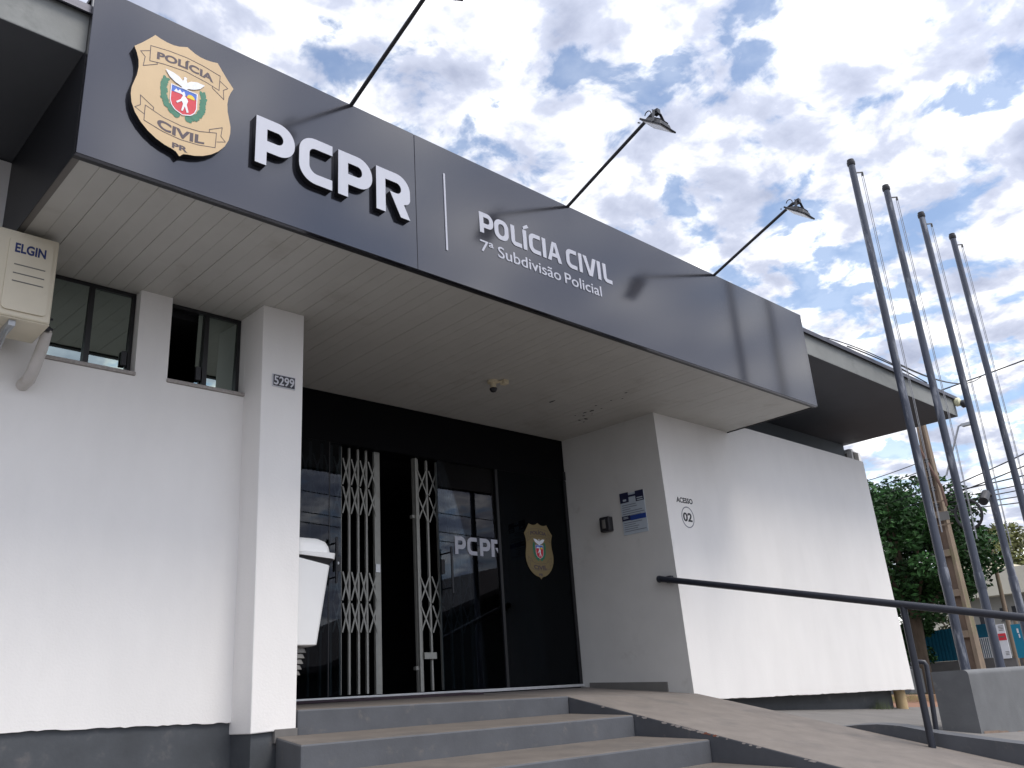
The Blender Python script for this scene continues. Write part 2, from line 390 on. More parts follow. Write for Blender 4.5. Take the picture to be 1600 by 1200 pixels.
def jag(n, amp): return [random.uniform(-amp, amp) for _ in range(n)]

# ------------------------------------------------------------------ ground, steps, ramp, walkway
g = MB()
ys = [-400, -60, -6.2, -6.2001, -1.2, 2.4, 60, 400]; zs = [-1.55, -1.55, -1.55, -1.4, -1.4, -0.66, -0.66, -0.66]
for i in range(len(ys)-1):
    g.add([(-400, ys[i], zs[i]), (400, ys[i], zs[i]), (400, ys[i+1], zs[i+1]), (-400, ys[i+1], zs[i+1])], [(0, 1, 2, 3)], 1 if ys[i] < -6.1 else 0)
struct('ground', g, [PAVE, ASPH])

st = MB()     # landing and three steps, treads tilted slightly outward
ed = [(5.05, 0.03), (4.41, -0.150), (3.77, -0.325), (3.13, -0.50)]
st.hexa([(2.955, 5.05, -0.9), (5.35, 5.05, -0.9), (5.35, 6.30, -0.9), (2.955, 6.30, -0.9)], [(2.955, 5.05, 0.032), (5.35, 5.05, 0.008), (5.35, 6.30, 0.078), (2.955, 6.30, 0.082)])
for (y1, z1), (y0, z0) in zip(ed[1:], ed[:-1]):
    xl0 = 2.81 if y0 > 5 else 2.60      # the top step narrows towards the pillar
    st.hexa([(2.60, y1, -0.9), (5.349, y1, -0.9), (5.349, y0, -0.9), (xl0, y0, -0.9)], [(2.60, y1, z1+0.004), (5.349, y1, z1-0.006), (5.349, y0, z1+0.026), (xl0, y0, z1+0.036)])
so = struct('steps', st, [RISER, STEPT], 0.012)
for p in so.data.polygons: p.material_index = 1 if p.normal.z > 0.7 else 0

rp = MB()
def rz(y): return 0.0 - 0.2275*(5.06-y)
rp.hexa([(5.352, 1.9, -1.1), (7.1, 1.9, -1.1), (7.1, 5.06, -1.1), (5.352, 5.06, -1.1)],
        [(5.352, 1.9, rz(1.9)), (7.1, 1.9, rz(1.9)-0.05), (7.1, 5.06, -0.052), (5.352, 5.06, 0.002)])
rp.hexa([(5.352, 5.062, -1.1), (7.1, 5.062, -1.1), (6.96, 6.30, -1.1), (5.352, 6.30, -1.1)],
        [(5.352, 5.062, 0.004), (7.1, 5.062, -0.05), (6.96, 6.30, 0.078), (5.352, 6.30, 0.078)])
ro = struct('ramp', rp, [RISER, TREAD], 0.008)
for p in ro.data.polygons: p.material_index = 1 if p.normal.z > 0.7 else 0

def tz(x, y): return -0.275 - 0.0725*x + 0.1139*y
wk = MB()
c4 = [(7.19, 1.7), (20.0, 1.7), (20.0, 5.42), (7.19, 5.42)]
wk.hexa([(x, y, -1.5) for x, y in c4], [(x, y, max(tz(x, y), -0.64) if x < 10 else tz(x, y)+ (0.33 if x > 15 else 0)) for x, y in c4])
struct('walkway', wk, [CONC])
kb = MB(); yk = [3.80, 3.6, 3.43, 3.25, 3.09, 2.96, 2.6, 2.2, 1.7]; zk = [-0.37, -0.357, -0.355, -0.372, -0.405, -0.432, -0.485, -0.54, -0.62]
for i in range(len(yk)-1):
    a, b = yk[i], yk[i+1]
    kb.hexa([(7.102, b, -1.2), (7.24, b, -1.2), (7.24, a, -1.2), (7.102, a, -1.2)], [(7.102, b, zk[i+1]), (7.24, b, zk[i+1]+0.005), (7.24, a, zk[i]+0.005), (7.102, a, zk[i])])
struct('kerb', kb, [RISER])

# ------------------------------------------------------------------ the police station
B = thing('police_station', 'white single-storey police station with graphite portico, flat roof and dark glazed entrance', 'building', (5.0, 6.3, -0.6))
def jag_panel(mb, x0, x1, zfun, ztop, y0, y1, step=0.03, amp=0.004):
    n = max(2, int((x1-x0)/step)); xs = [x0+(x1-x0)*i/n for i in range(n+1)]
    pts = [(x, y0, zfun(x)+random.uniform(-amp, amp)) for x in xs]
    poly = [(x1, y0, ztop)] + [] 
    mb.prism(pts + [(x1, y0, ztop), (x0, y0, ztop)], (0, y1-y0, 0))
zl = lambda x: 0.012 - 0.028*(x-1.39)/1.2
w = MB()
jag_panel(w, -4.0, 2.655, zl, 2.058, 5.30, 5.46)
for a, b in ((-4.0, 1.355), (1.905, 2.112), (2.640, 2.655)): w.box((a, 5.30, 2.058), (b, 5.46, 3.27 if a < 1 else 2.655))
wl = part('wall', w, WHITE, B)
# pillar
pm = MB()
n = 7
pm.hexa([(2.648, 5.052, -0.088), (2.945, 5.052, -0.078), (2.945, 6.36, -0.078), (2.648, 5.46, -0.085)], [(2.640, 5.052, 2.654), (2.952, 5.052, 2.654), (2.952, 6.36, 2.654), (2.640, 5.46, 2.654)])
part('pillar', pm, WHITE, B, 0.006)
pl = MB()
pl.box((-4.0, 5.318, -0.95), (2.66, 5.9, 0.03))
pl.box((2.66, 5.072, -0.95), (2.952, 5.9, -0.072))
part('plinth', pl, PLINTH, B)
pc = MB(); pc.box((2.80, 5.044, -0.15), (2.953, 5.30, -0.072)); part('pillar_base', pc, CONC, B, 0.004)
# right block
rb = MB()
zr = lambda x: -0.105 - 0.018*(x-7.1)
x_r0b, x_r0t = 7.085, 6.985
pts = []
nn = 70
for i in range(nn+1):
    x = x_r0b + (11.755-x_r0b)*i/nn; pts.append((x, 5.10, (zr(x) if x > 7.35 else -0.2) + random.uniform(-.005, .005)))
rb.prism(pts + [(11.61, 5.10, 2.755), (8.30, 5.10, 2.765), (8.30, 5.10, 2.654), (x_r0t, 5.10, 2.654)], (0, 0.65, 0))
part('wall', rb, WHITE, B, label='long white front wall right of the entrance')
rw = MB()   # entrance side wall, faces left
gn = 14; gv = []
for i in range(gn+1):
    for j in range(gn+1):
        y = 5.101+1.259*i/gn; t_ = j/gn; z = 2.654-2.854*t_
        gv.append((x_r0t+.1*t_-(y-5.101)/1.259*(.055+.095*t_), y, z))
rw.add(gv, [(i*(gn+1)+j, i*(gn+1)+j+1, (i+1)*(gn+1)+j+1, (i+1)*(gn+1)+j) for i in range(gn) for j in range(gn)])
rw.add([(6.935, 6.361, -.2), (7.6, 6.361, -.2), (7.6, 6.361, 2.654), (6.93, 6.361, 2.654)], [(0, 1, 2, 3)])
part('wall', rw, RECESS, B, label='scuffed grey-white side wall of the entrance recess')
sk = MB(); 
def rx(y): return 7.075 - (y-5.10)/1.26*0.145
sk.hexa([(rx(5.36)-.012, 5.36, -0.05), (rx(5.36)+.02, 5.36, -0.05), (rx(6.24)+.02, 6.24, 0.04), (rx(6.24)-.012, 6.24, 0.04)],
        [(rx(5.36)-.012, 5.36, 0.072), (rx(5.36)+.02, 5.36, 0.072), (rx(6.24)+.02, 6.24, 0.118), (rx(6.24)-.012, 6.24, 0.118)])
part('skirting', sk, GREY, B)
pr_ = MB(); pr_.box((7.2, 5.27, -0.95), (11.45, 5.9, -0.05)); part('plinth', pr_, PLINTH, B)
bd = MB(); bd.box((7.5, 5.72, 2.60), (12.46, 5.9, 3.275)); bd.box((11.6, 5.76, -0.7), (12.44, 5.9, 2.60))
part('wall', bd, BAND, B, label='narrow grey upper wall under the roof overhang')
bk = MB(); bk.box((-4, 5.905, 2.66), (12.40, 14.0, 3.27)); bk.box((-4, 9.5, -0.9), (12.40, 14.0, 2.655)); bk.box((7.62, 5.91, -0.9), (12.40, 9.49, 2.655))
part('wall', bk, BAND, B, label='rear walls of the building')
# roof slab
rs = MB(); rs.box((-6, 4.07, 3.28), (12.55, 14.5, 3.53)); ro_ = part('roof', rs, [SLAB, SLABU], B, 0.006)
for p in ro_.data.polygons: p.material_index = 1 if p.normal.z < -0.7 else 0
gt = MB(); gt.box((-6, 4.035, 3.533), (12.59, 4.30, 3.562)); gt.box((-6, 4.035, 3.515), (12.59, 4.048, 3.5325)); part('gutter', gt, TIN, ro_)
# portico
fb = MB()
for a, b in ((1.07, 3.1535), (3.1565, 8.31)): fb.box((a, 4.0, 2.640), (b, 4.03, 3.672))
fp = part('fascia_panel', fb, FASCIA, B, 0.003)
ft = MB(); ft.box((1.072, 4.0305, 2.6405), (8.308, 4.058, 3.668)); ft.box((1.072, 4.0585, 3.64), (8.308, 5.0, 3.666)); part('fascia_backing', ft, FDARK, fp)
fs = MB(); fs.box((1.069, 4.031, 2.6415), (1.0725, 5.30, 3.279)); part('fascia_side', fs, SIDE, fp)
fs = MB(); fs.box((8.3085, 4.031, 2.6415), (8.314, 5.72, 3.279)); part('fascia_side', fs, SIDE, fp)
sf = MB(); x = 1.11; i = 0
while x < 8.30:
    x2 = min(x+0.0985, 8.306); dz = random.uniform(0, 0.0012)
    sf.box((x, 4.060, 2.652+dz), (x2-0.0005, 6.33 if 2.95 < x < 6.95 else 5.75, 2.660+dz)); i += 1
    x += 0.0985 + (0.0024 if i % 2 == 0 else 0.0010)
so_ = part('soffit', sf, SOFF, B)
gp = MB(); gp.box((1.075, 4.059, 2.6635), (8.305, 6.35, 2.667)); gp.box((1.075, 4.059, 2.649), (1.109, 5.30, 2.6634)); part('soffit_edge', gp, GAP, so_)
for cx, cy, sx, sy in ((6.375, 5.48, .02, .03), (6.39, 5.40, .018, .035), (6.30, 5.27, .012, .02), (6.31, 5.08, .012, .015), (6.36, 4.98, .012, .02), (6.26, 4.85, .012, .02), (6.54, 5.62, .03, .02),
                       (6.52, 5.69, .02, .02), (6.44, 5.56, .02, .015), (6.60, 5.70, .015, .015), (6.36, 5.6, .015, .012), (5.842, 5.424, .016, .05), (6.47, 5.47, .012, .014), (6.42, 5.30, .01, .014)):
    hl = MB(); hl.add([(cx+sx*math.cos(a)*random.uniform(.5, 1.1), cy+sy*math.sin(a)*random.uniform(.5, 1.1), 2.6500) for a in [2*math.pi*k/7 for k in range(7)]], [tuple(range(7))]); part('ceiling_hole', hl, BLACKP, so_)

# windows in the left wall
def window(x0, x1, zsill, panes, open_left=False):
    f = MB(); y0, y1 = 5.375, 5.425; t = 0.022
    f.box((x0+.002, y0, zsill+.012), (x1-.002, y1, zsill+.012+t)); f.box((x0+.002, y0, 2.625), (x1-.002, y1, 2.65))
    f.box((x0+.002, y0, zsill+.012+t), (x0+.002+t, y1, 2.625)); f.box((x1-.002-t, y0, zsill+.012+t), (x1-.002, y1, 2.625))
    wf = part('window', f, FRAME, B)
    def tp(p, a, b, y): p.hexa([(a, y, zsill+.033), (b, y, zsill+.033), (b, y+.004, zsill+.033), (a, y+.004, zsill+.033)], [(a, y-.017, 2.626), (b, y-.017, 2.626), (b, y-.013, 2.626), (a, y-.013, 2.626)])
    xm = (x0+x1)/2 + (0.012 if open_left else 0)
    s1 = MB(); s1.box((xm-.016, y0-.006, zsill+.035), (xm+.016, y0+.018, 2.624)); part('window_mullion', s1, FRAME, wf)
    if not open_left:
        p = MB(); tp(p, x0+t, xm-.014, 5.396); part('window_pane', p, WGLASS, wf)
        p = MB(); tp(p, xm+.014, x1-t, 5.404); part('window_pane', p, WGLASS, wf)
        h = MB(); h.box((x1-.062, 5.372, zsill+.07), (x1-.028, 5.392, zsill+.17)); part('window_catch', h, BLACKP, wf, 0.005)
    else:
        p = MB(); tp(p, xm-.055, x1-t, 5.404); part('window_pane', p, WGLASS, wf)
        h = MB(); h.box((xm-.058, 5.372, zsill+.07), (xm-.020, 5.398, zsill+.17)); part('window_catch', h, BLACKP, wf, 0.005)
    sl = MB(); sl.box((x0-.004, 5.285, zsill-.012), (x1+.004, 5.43, zsill+.010)); part('window_sill', sl, SILLM, wf, 0.002)
window(1.355, 1.905, 2.072, 2); window(2.112, 2.640, 2.072, 2, True)
dr = MB()
dr.box((-4, 5.47, 0.5), (-3.9, 8.5, 3.0)); dr.box((-3.9, 8.4, 0.5), (2.94, 8.5, 2.6)); dr.box((-3.9, 5.47, 0.4), (2.94, 8.5, 0.5)); dr.box((-3.9, 5.47, 2.60), (2.94, 8.5, 2.65))
part('interior', dr, DARKIN, B)
ir = MB()
ir.box((2.955, 9.4, 0.1), (7.55, 9.48, 2.6)); ir.box((2.955, 6.60, 2.27), (7.55, 9.4, 2.32)); ir.box((2.955, 6.37, 0.02), (7.55, 9.4, 0.10)); ir.box((2.90, 6.40, 0.1), (2.953, 9.4, 2.6)); ir.box((7.552, 6.75, 0.1), (7.60, 9.4, 2.6))
part('interior', ir, DARKIN, B)

# glazed entrance, Y = 6.34
hd = MB(); hd.box((2.955, 6.335, 2.205), (6.93, 6.60, 2.650)); part('door_header', hd, HEADER, B)
jb = MB(); jb.box((6.892, 6.325, 0.09), (6.93, 6.345, 2.20)); jb.box((6.895, 6.318, 2.205), (6.928, 6.334, 2.30)); part('door_jamb', jb, FRAME, B)
th = MB(); th.box((2.955, 6.302, 0.086), (6.93, 6.37, 0.112)); part('door_threshold', th, ALU, B, 0.003)
def pane(x0, x1, name, m, y=6.338):
    p = MB(); p.box((x0, y, 0.118), (x1, y+0.006, 2.203)); return part(name, p, m, B)
pane(2.956, 3.968, 'glass_panel', DGLASS)
gd1 = pane(3.978, 4.10, 'glass_door', DGLASS, 6.352)
gd2 = pane(5.165, 5.895, 'glass_door', DGLASS, 6.352)
gp2 = pane(5.93, 6.890, 'glass_panel', FGLASS)
ms = MB(); ms.box((5.897, 6.335, 0.113), (5.929, 6.36, 2.204)); part('door_post', ms, FRAME, B)
ms = MB(); ms.box((3.969, 6.336, 0.113), (3.977, 6.352, 2.204)); part('door_post', ms, FRAME, B)
def pull(x, z0, z1, door):
    h = MB(); h.tube([(x, 6.27, z0), (x, 6.27, z1)], 0.011, 10); h.tube([(x, 6.27, z0+.05), (x, 6.352, z0+.05)], 0.008, 8); h.tube([(x, 6.27, z1-.05), (x, 6.352, z1-.05)], 0.008, 8)
    part('door_handle', h, BLACKM, door, smooth=True)
pull(4.002, 0.99, 1.37, gd1); pull(5.235, 0.95, 1.37, gd2)
lk = MB(); lk.box((4.03, 6.335, 1.10), (4.085, 6.352, 1.22)); lk.lathe((4.058, 6.33, 1.165), [(0.001, 0), (.012, .001), (.012, .005)], 'y', 12, 1); part('door_lock', lk, [BLACKP, ALU], gd1)
lk = MB(); lk.box((5.168, 6.335, 1.13), (5.205, 6.352, 1.26)); part('door_lock', lk, [BLACKP], gd2)
dm = MB(); dm.hexa([(3.45, 6.05, 0.075), (5.35, 6.05, 0.067), (5.35, 6.29, 0.081), (3.45, 6.29, 0.085)], [(3.45, 6.05, 0.090), (5.35, 6.05, 0.082), (5.35, 6.29, 0.095), (3.45, 6.29, 0.099)])
tag(part('door_mat', dm, MATM), 'thin dark maroon mat lying along the entrance threshold', 'door mat')
# floor dust strip at the threshold is the tread itself

# letters of the main sign --------------------------------------------------
def glyph(k, h):
    s_ = h/0.31
    G = {
    'P': [[(0, 0), (.07, 0), (.07, .09), (.247, .09, .10), (.247, .31, .11), (0, .31)], [(.07, .163), (.172, .163, .037), (.172, .241, .037), (.07, .241)]],
    'C': [[(.225, 0), (0, 0, .115), (0, .31, .105), (.225, .31), (.225, .241), (.068, .241, .04), (.068, .069, .055), (.225, .069)]],
    'R': [[(0, 0), (.07, 0), (.07, .241), (.192, .241, .037), (.192, .163, .037), (.105, .163), (.186, 0), (.260, 0), (.212, .098), (.263, .118, .05), (.263, .31, .11), (0, .31)]]}
    return [[Vector((p.x*s_, p.y*s_)) for p in fillet(c)] for c in G[k]]
def shift(cs, dx, dz): return [[p + Vector((dx, dz)) for p in c] for c in cs]
LT = thing('raised_lettering', 'large raised silver letters PCPR standing off the graphite fascia', 'sign', (2.5, 4.0, 2.92))
for k, x in (('P', 1.982), ('C', 2.261), ('P', 2.530), ('R', 2.810)):
    lay('letter', face_front(flat_mesh('letter', shift(glyph(k, .313), x, 2.948), 0.038), 3.960), [SILVER, LSIDE], LT)
# divider bar
dv = MB(); dv.box((3.397, 3.994, 2.858), (3.411, 4.0, 3.457)); tag(part('divider_bar', dv, VINYL), 'thin upright silver line between the two groups of letters', 'sign line')
# bold flat letters, height .165
def g2(k):
    h = .165
    D = {
    'P': [[(0, 0), (.038, 0), (.038, .045), (.132, .045, .05), (.132, h, .06), (0, h)], [(.038, .080), (.094, .080, .02), (.094, .13, .02), (.038, .13)]],
    'O': [[(0, 0, .06), (.138, 0, .06), (.138, h, .06), (0, h, .06)], [(.039, .034, .03), (.099, .034, .03), (.099, .131, .03), (.039, .131, .03)]],
    'L': [[(0, h), (0, 0, .045), (.104, 0), (.104, .034), (.037, .034, .012), (.037, h)]],
    'I': [[(0, 0), (.037, 0), (.037, h), (0, h)]],
    'C': [[(.12, 0), (0, 0, .06), (0, h, .055), (.12, h), (.12, .131), (.038, .131, .025), (.038, .034, .03), (.12, .034)]],
    'A': [[(0, 0), (.038, 0), (.049, .038), (.105, .038), (.116, 0), (.154, 0), (.103, h), (.061, h)], [(.058, .069), (.096, .069), (.0775, .134)]],
    'V': [[(0, h), (.039, h), (.078, .040), (.116, h), (.154, h), (.100, 0), (.058, 0)]],
    "'": [[(.004, .188), (.048, .219), (.064, .197), (.011, .168)]]}
    return [fillet(c) for c in D[k]]
FL = thing('sign_lettering', 'flat silver POLÍCIA CIVIL lettering with a thin second line beneath on the fascia', 'sign', (4.4, 4.0, 3.0))
cs = []
for k, x in (('P', 3.714), ('O', 3.856), ('L', 4.020), ('I', 4.142), ("'", 4.142), ('C', 4.202), ('I', 4.344), ('A', 4.395), ('C', 4.604), ('I', 4.749), ('V', 4.802), ('I', 4.969), ('L', 5.038)):
    cs += shift(g2(k), x, 3.108)
lay('bold_lettering', face_front(flat_mesh('bold_lettering', cs, 0.004), 3.9955), VINYL, FL)
for wd_, xa, xb in (('7ª', 3.711, 3.836), ('Subdivisão', 3.878, 4.522), ('Policial', 4.568, 4.99)):
    lay('thin_lettering', face_front(text_mesh('thin_lettering', wd_, xa, xb, 2.958, 3.046, 0.004, 0.004), 3.9955), VINYL, FL)

# police shield badge -----------------------------------------------------------
def half(pts):  # mirror right half to the left
    return pts + [(-x, z) for x, z in reversed(pts) if abs(x) > 1e-6]
OUT = [(0, .350), (.018, .341), (.045, .329), (.075, .322), (.11, .321), (.145, .326), (.176, .335), (.205, .295), (.24, .25), (.277, .208), (.262, .175), (.250, .135), (.246, .09), (.250, .04), (.262, -.01), (.271, -.05), (.272, -.09), (.264, -.14), (.243, -.19), (.21, -.235), (.17, -.272), (.125, -.300), (.08, -.318), (.045, -.325), (.02, -.333), (0, -.355)]
SHIELD = [(-.071, .068), (.071, .068), (.072, -.03), (.062, -.06), (.042, -.082), (0, -.098), (-.042, -.082), (-.062, -.06), (-.072, -.03)]
CHIEF = [(-.071, .068), (.071, .068), (.0714, .03), (.03, .034), (0, .026), (-.03, .03), (-.0714, .026)]
PEAKS = [(-.055, .030), (-.044, .052), (-.034, .041), (-.024, .056), (-.012, .040), (0, .053), (.008, .030)]
SUNP = [(.018, .022)] + [(.038+.021*math.cos(a), .026+.022*math.sin(a)) for a in [math.pi*(1-k/8) for k in range(9)]] + [(.058, .022)]
MAN = [(-.006, .023), (-.012, .034), (-.005, .042), (.004, .036), (.006, .024), (.018, .012), (.024, .000), (.018, -.025), (.031, -.068), (.021, -.075), (.008, -.038), (0, -.071), (-.010, -.074), (-.002, -.027), (-.010, -.013), (-.034, -.036), (-.04, -.028), (-.016, -.003)]
BIRD = [(-.109, .146), (-.067, .144), (-.033, .133), (-.012, .114), (-.006, .132), (-.009, .140), (0, .147), (.009, .141), (.006, .132), (.012, .114), (.033, .133), (.067, .145), (.109, .144), (.085, .110), (.050, .088), (.018, .078), (.012, .066), (-.012, .066), (-.018, .078), (-.050, .088), (-.085, .110)]
B1 = [(-.195, .255), (-.097, .272), (0, .279), (.097, .272), (.195, .255), (.193, .157), (.124, .173), (0, .187), (-.124, .173), (-.193, .157)]
B1L = [(-.194, .222), (-.244, .194), (-.218, .170), (-.224, .110), (-.153, .155), (-.155, .168)]
B2 = [(-.195, -.125), (-.097, -.157), (0, -.167), (.097, -.157), (.193, -.125), (.190, -.220), (.097, -.243), (0, -.252), (-.097, -.243), (-.195, -.218)]
B2L = [(-.198, -.180), (-.246, -.160), (-.219, -.134), (-.224, -.076), (-.152, -.120), (-.153, -.138)]
def badge(name, label, cx, cz, y, sx, sz, t, gold):
    T = thing(name, label, 'badge', (cx, y, cz))
    def P(pts): return [Vector((cx+x*sx, cz+z*sz)) for x, z in pts]
    def flat(nm, pts, m, yy, parent, d=0.001): return lay(nm, face_front(flat_mesh(nm, [P(pts)], d), yy), m, parent)
    body = lay('badge_plate', face_front(flat_mesh('badge_plate', [P(half(OUT))], t), y-t), [gold, LSIDE if t > .02 else gold], T)
    f = y-t
    for b, tail in ((B1, B1L), (B2, B2L)):
        mb = line_mb(P(b), .0035*sx, f-.0008, .0007, True)
        for sgn in (1, -1):
            q = line_mb(P([(x*sgn, z) for x, z in tail]), .0035*sx, f-.0008, .0007); mb.add(q.v, q.f)
        part('ribbon', mb, BROWN, T)
    for s_, x0, x1, z0, z1, bd_ in (('POLÍCIA', -.158, .158, .204, .250, -.62), ('CIVIL', -.128, .128, -.242, -.188, 1.0), ('PR', -.042, .042, -.318, -.285, 0)):
        lay('lettering', face_front(text_mesh('lettering', s_, cx+x0*sx, cx+x1*sx, cz+z0*sz, cz+z1*sz, .001, .035, bd_/sx), f-.001), BROWN, T)
    em = flat('crest', SHIELD, RED, f-.0015, T, .0015)
    flat('crest_border', [(x*1.0, z) for x, z in CHIEF], BLUE, f-.0022, em, .0007)
    mb = line_mb(P(SHIELD), .005*sx, f-.0036, .0008, True); part('crest_border', mb, CWHITE, em)
    flat('crest_peaks', PEAKS, CWHITE, f-.0029, em, .0006)
    flat('crest_sun', SUNP, YEL, f-.0027, em, .0004)
    flat('crest_figure', MAN, CWHITE, f-.0034, em, .0006)
    flat('crest_bird', BIRD, CWHITE, f-.0045, em, .0008)
    WL = [(-.102, .083), (-.109, .05), (-.107, .018), (-.106, -.012), (-.098, -.04), (-.082, -.068), (-.060, -.092), (-.035, -.108), (-.010, -.118)]
    rnd = random.Random(3)
    for sgn in (1, -1):
        q = 0; mb = MB()
        for (x0, z0), (x1, z1) in zip(WL[:-1], WL[1:]):
            for u in (0, .33, .66):
                x, z = x0+(x1-x0)*u, z0+(z1-z0)*u
                a0 = math.atan2(z0-z1, x0-x1)
                for o_ in (-1, 1):
                    q += 1; a = a0 + o_*0.75 + rnd.uniform(-.2, .2); l = rnd.uniform(.019, .026); ww = l*.38
                    c0 = (x + math.cos(a)*l*.5, z + math.sin(a)*l*.5)
                    e_ = [(c0[0]+math.cos(a)*l*.6*math.cos(tt)-math.sin(a)*ww*math.sin(tt), c0[1]+math.sin(a)*l*.6*math.cos(tt)+math.cos(a)*ww*math.sin(tt)) for tt in [2*math.pi*j/7 for j in range(7)]]
                    yy = f - .0012 - .00002*(q % 40)
                    mb.add([(cx+sgn*px*sx, yy, cz+pz*sz) for px, pz in e_], [tuple(range(7))])
        part('crest_wreath', mb, GREEN, em)
    return T
badge('shield_badge', 'large tan police shield badge fixed at the left end of the fascia', 1.557, 3.158, 3.998, 1.006, 1.006, .036, GOLD)
badge('door_badge', 'small tan police shield badge, shade painted into its colour, stuck on the dark glass panel', 6.452, 1.418, 6.336, .73, .81, .004, GOLDD)
# PCPR on the glass door (cut off by the post)
gl_ = []
for k, x in (('P', 5.348), ('C', 5.500), ('P', 5.660)): gl_ += [[Vector((p.x*.545, p.y*.545)) + Vector((x, 1.322)) for p in c] for c in glyph(k, .31)]
gl_ += [[Vector((p[0], p[1])) + Vector((5.808, 1.322)) for p in c] for c in ([(0, 0), (.038, 0), (.038, .131), (.084, .131), (.084, .169), (0, .169)], [(.052, .090), (.084, .040), (.084, .090)])]
lay('door_lettering', face_front(flat_mesh('door_lettering', gl_, .001), 6.350), VINYL, gd2)

# ------------------------------------------------------------------ floodlights on arms (built at x=0, arm root y=4.0)
def floodlight(x0, label):
    T = thing('floodlight', label, 'floodlight', (x0, 4.02, 3.66), 'floodlights above the fascia')
    a = MB(); a.tube([(x0, 4.035, 3.655), (x0, 3.62, 3.815), (x0, 3.19, 3.978), (x0, 3.10, 4.012)], 0.0135, 12); part('lamp_arm', a, BLACKM, T, smooth=True)
    nrm = Vector((0, .64, -.77)).normalized(); tt = Vector((0, .77, .64)).normalized(); c = Vector((x0, 3.065, 3.892)); X = Vector((1, 0, 0))
    def slab(w1, h1, d0, w2, h2, d1):
        return [c + X*sx*w + tt*sy*h + nrm*d for (w, h, d) in ((w1, h1, d0), (w2, h2, d1)) for sx, sy in ((-1, -1), (1, -1), (1, 1), (-1, 1))]
    b = MB(); v = slab(.088, .118, .004, .088, .118, -.010); b.hexa(v[:4], v[4:])
    v = slab(.068, .088, -.010, .052, .06, -.038); b.hexa(v[:4], v[4:])
    body = part('lamp_body', b, BLACKP, T, 0.004)
    l = MB(); v = slab(.074, .100, .0045, .070, .096, .0080); l.hexa(v[:4], v[4:]); part('lamp_lens', l, LENS, body)
    fi = MB()
    for k in range(6):
        q = c + X*(-.04+.016*k); fi.bar(q - tt*.05 - nrm*.042, q + tt*.05 - nrm*.042, .004, .014, nrm)
    part('cooling_fins', fi, BLACKP, body)
    u = MB()
    k1 = c + tt*.065 - nrm*.095
    for sx in (-1, 1):
        u.bar(c + X*sx*.091 - tt*.03 - nrm*.005, k1 + X*sx*.04, .020, .006, X)
    u.bar(k1 - X*.045, k1 + X*.045, .024, .006, nrm)
    u.box(k1 + Vector((-.018, -.02, -.02)), k1 + Vector((.018, .02, .02)))
    u.bar(k1, (x0, 3.12, 4.005), .02, .02, X)
    part('lamp_bracket', u, BLACKM, T)
    u = MB(); u.bar((x0-.025, 3.21, 3.995), (x0+.03, 3.235, 4.03), .012, .01, (0, 0, 1)); part('arm_clip', u, BLACKM, T)
    w_ = MB(); p0 = Vector((x0, 3.16, 4.0)); pts = [p0 + Vector((.01, .03*math.cos(a)-.02, .035+.035*math.sin(a))) for a in [math.pi*1.3 - k*.42 for k in range(10)]]
    w_.tube(pts, .004, 6); part('lamp_cable', w_, WIRE, T)
    bs = MB(); bs.box((x0-.03, 4.03, 3.668), (x0+.03, 4.09, 3.674)); part('arm_base', bs, BLACKM, T)
floodlight(2.650, 'floodlight arm cut off by the top of the frame, nearest the shield badge')
floodlight(4.684, 'black floodlight on a rising arm above the POLÍCIA CIVIL lettering, the higher complete one')
floodlight(6.711, 'black floodlight on a rising arm above the blank right end of the fascia')

# ------------------------------------------------------------------ wall-hung things
# air conditioner, left
AC = thing('air_conditioner', 'cream air conditioner outdoor unit on brackets by the left window', 'air conditioner', (0.9, 5.1, 2.1))
b = MB(); b.box((0.50, 4.885, 2.098), (1.282, 5.185, 2.612)); body = part('casing', b, CREAM, AC, 0.012)
f = MB(); cpts = [Vector(p) for p in fillet([(1.03, 2.135, .025), (1.253, 2.135, .025), (1.253, 2.572, .025), (1.03, 2.572, .025)])]
f.v = []; lay('front_panel', face_front(flat_mesh('front_panel', [cpts], .01), 4.8755), CREAM, body)
gr = MB()
for zz in (2.404, 2.352, 2.305): gr.box((1.065, 4.8735, zz-.003), (1.222, 4.8752, zz+.003))
part('front_groove', gr, GREY, body)
lay('lettering', face_front(text_mesh('lettering', 'ELGIN', 1.060, 1.216, 2.476, 2.532, .0012, .03, 0), 4.8738), NAVY, body)
bt = MB()
for k in range(7): bt.box((0.95+.045*k, 4.93, 2.094), (0.97+.045*k, 5.12, 2.0978))
part('bottom_slots', bt, GREY, body)
bt = MB(); bt.box((.502, 4.878, 2.088), (1.278, 5.18, 2.0935)); part('base_rim', bt, CREAM, body, .002)
vl = MB(); vl.lathe((1.284, 5.02, 2.19), [(.014, 0), (.014, .03), (.007, .031), (.007, .045)], 'x', 10); part('service_valve', vl, BLACKM, AC); vl = MB(); vl.lathe((1.284, 5.02, 2.13), [(.016, 0), (.016, .035), (.008, .036), (.008, .05)], 'x', 10); part('service_valve', vl, BLACKM, AC)
br = MB(); br.bar((1.10, 4.92, 2.07), (1.10, 5.30, 2.07), .035, .003, (1, 0, 0)); br.bar((1.10, 4.95, 2.075), (1.10, 5.30, 1.88), .035, .006, (1, 0, 0)); br.bar((1.10, 5.296, 1.86), (1.10, 5.296, 2.10), .04, .004, (0, 1, 0)); br.box((1.083, 4.90, 2.056), (1.117, 5.30, 2.0875))
part('bracket', br, GALV, AC)
br = MB(); br.bar((.62, 4.95, 2.075), (.62, 5.30, 1.88), .035, .006, (1, 0, 0)); br.box((.603, 4.90, 2.056), (.637, 5.30, 2.0875)); part('bracket', br, GALV, AC)
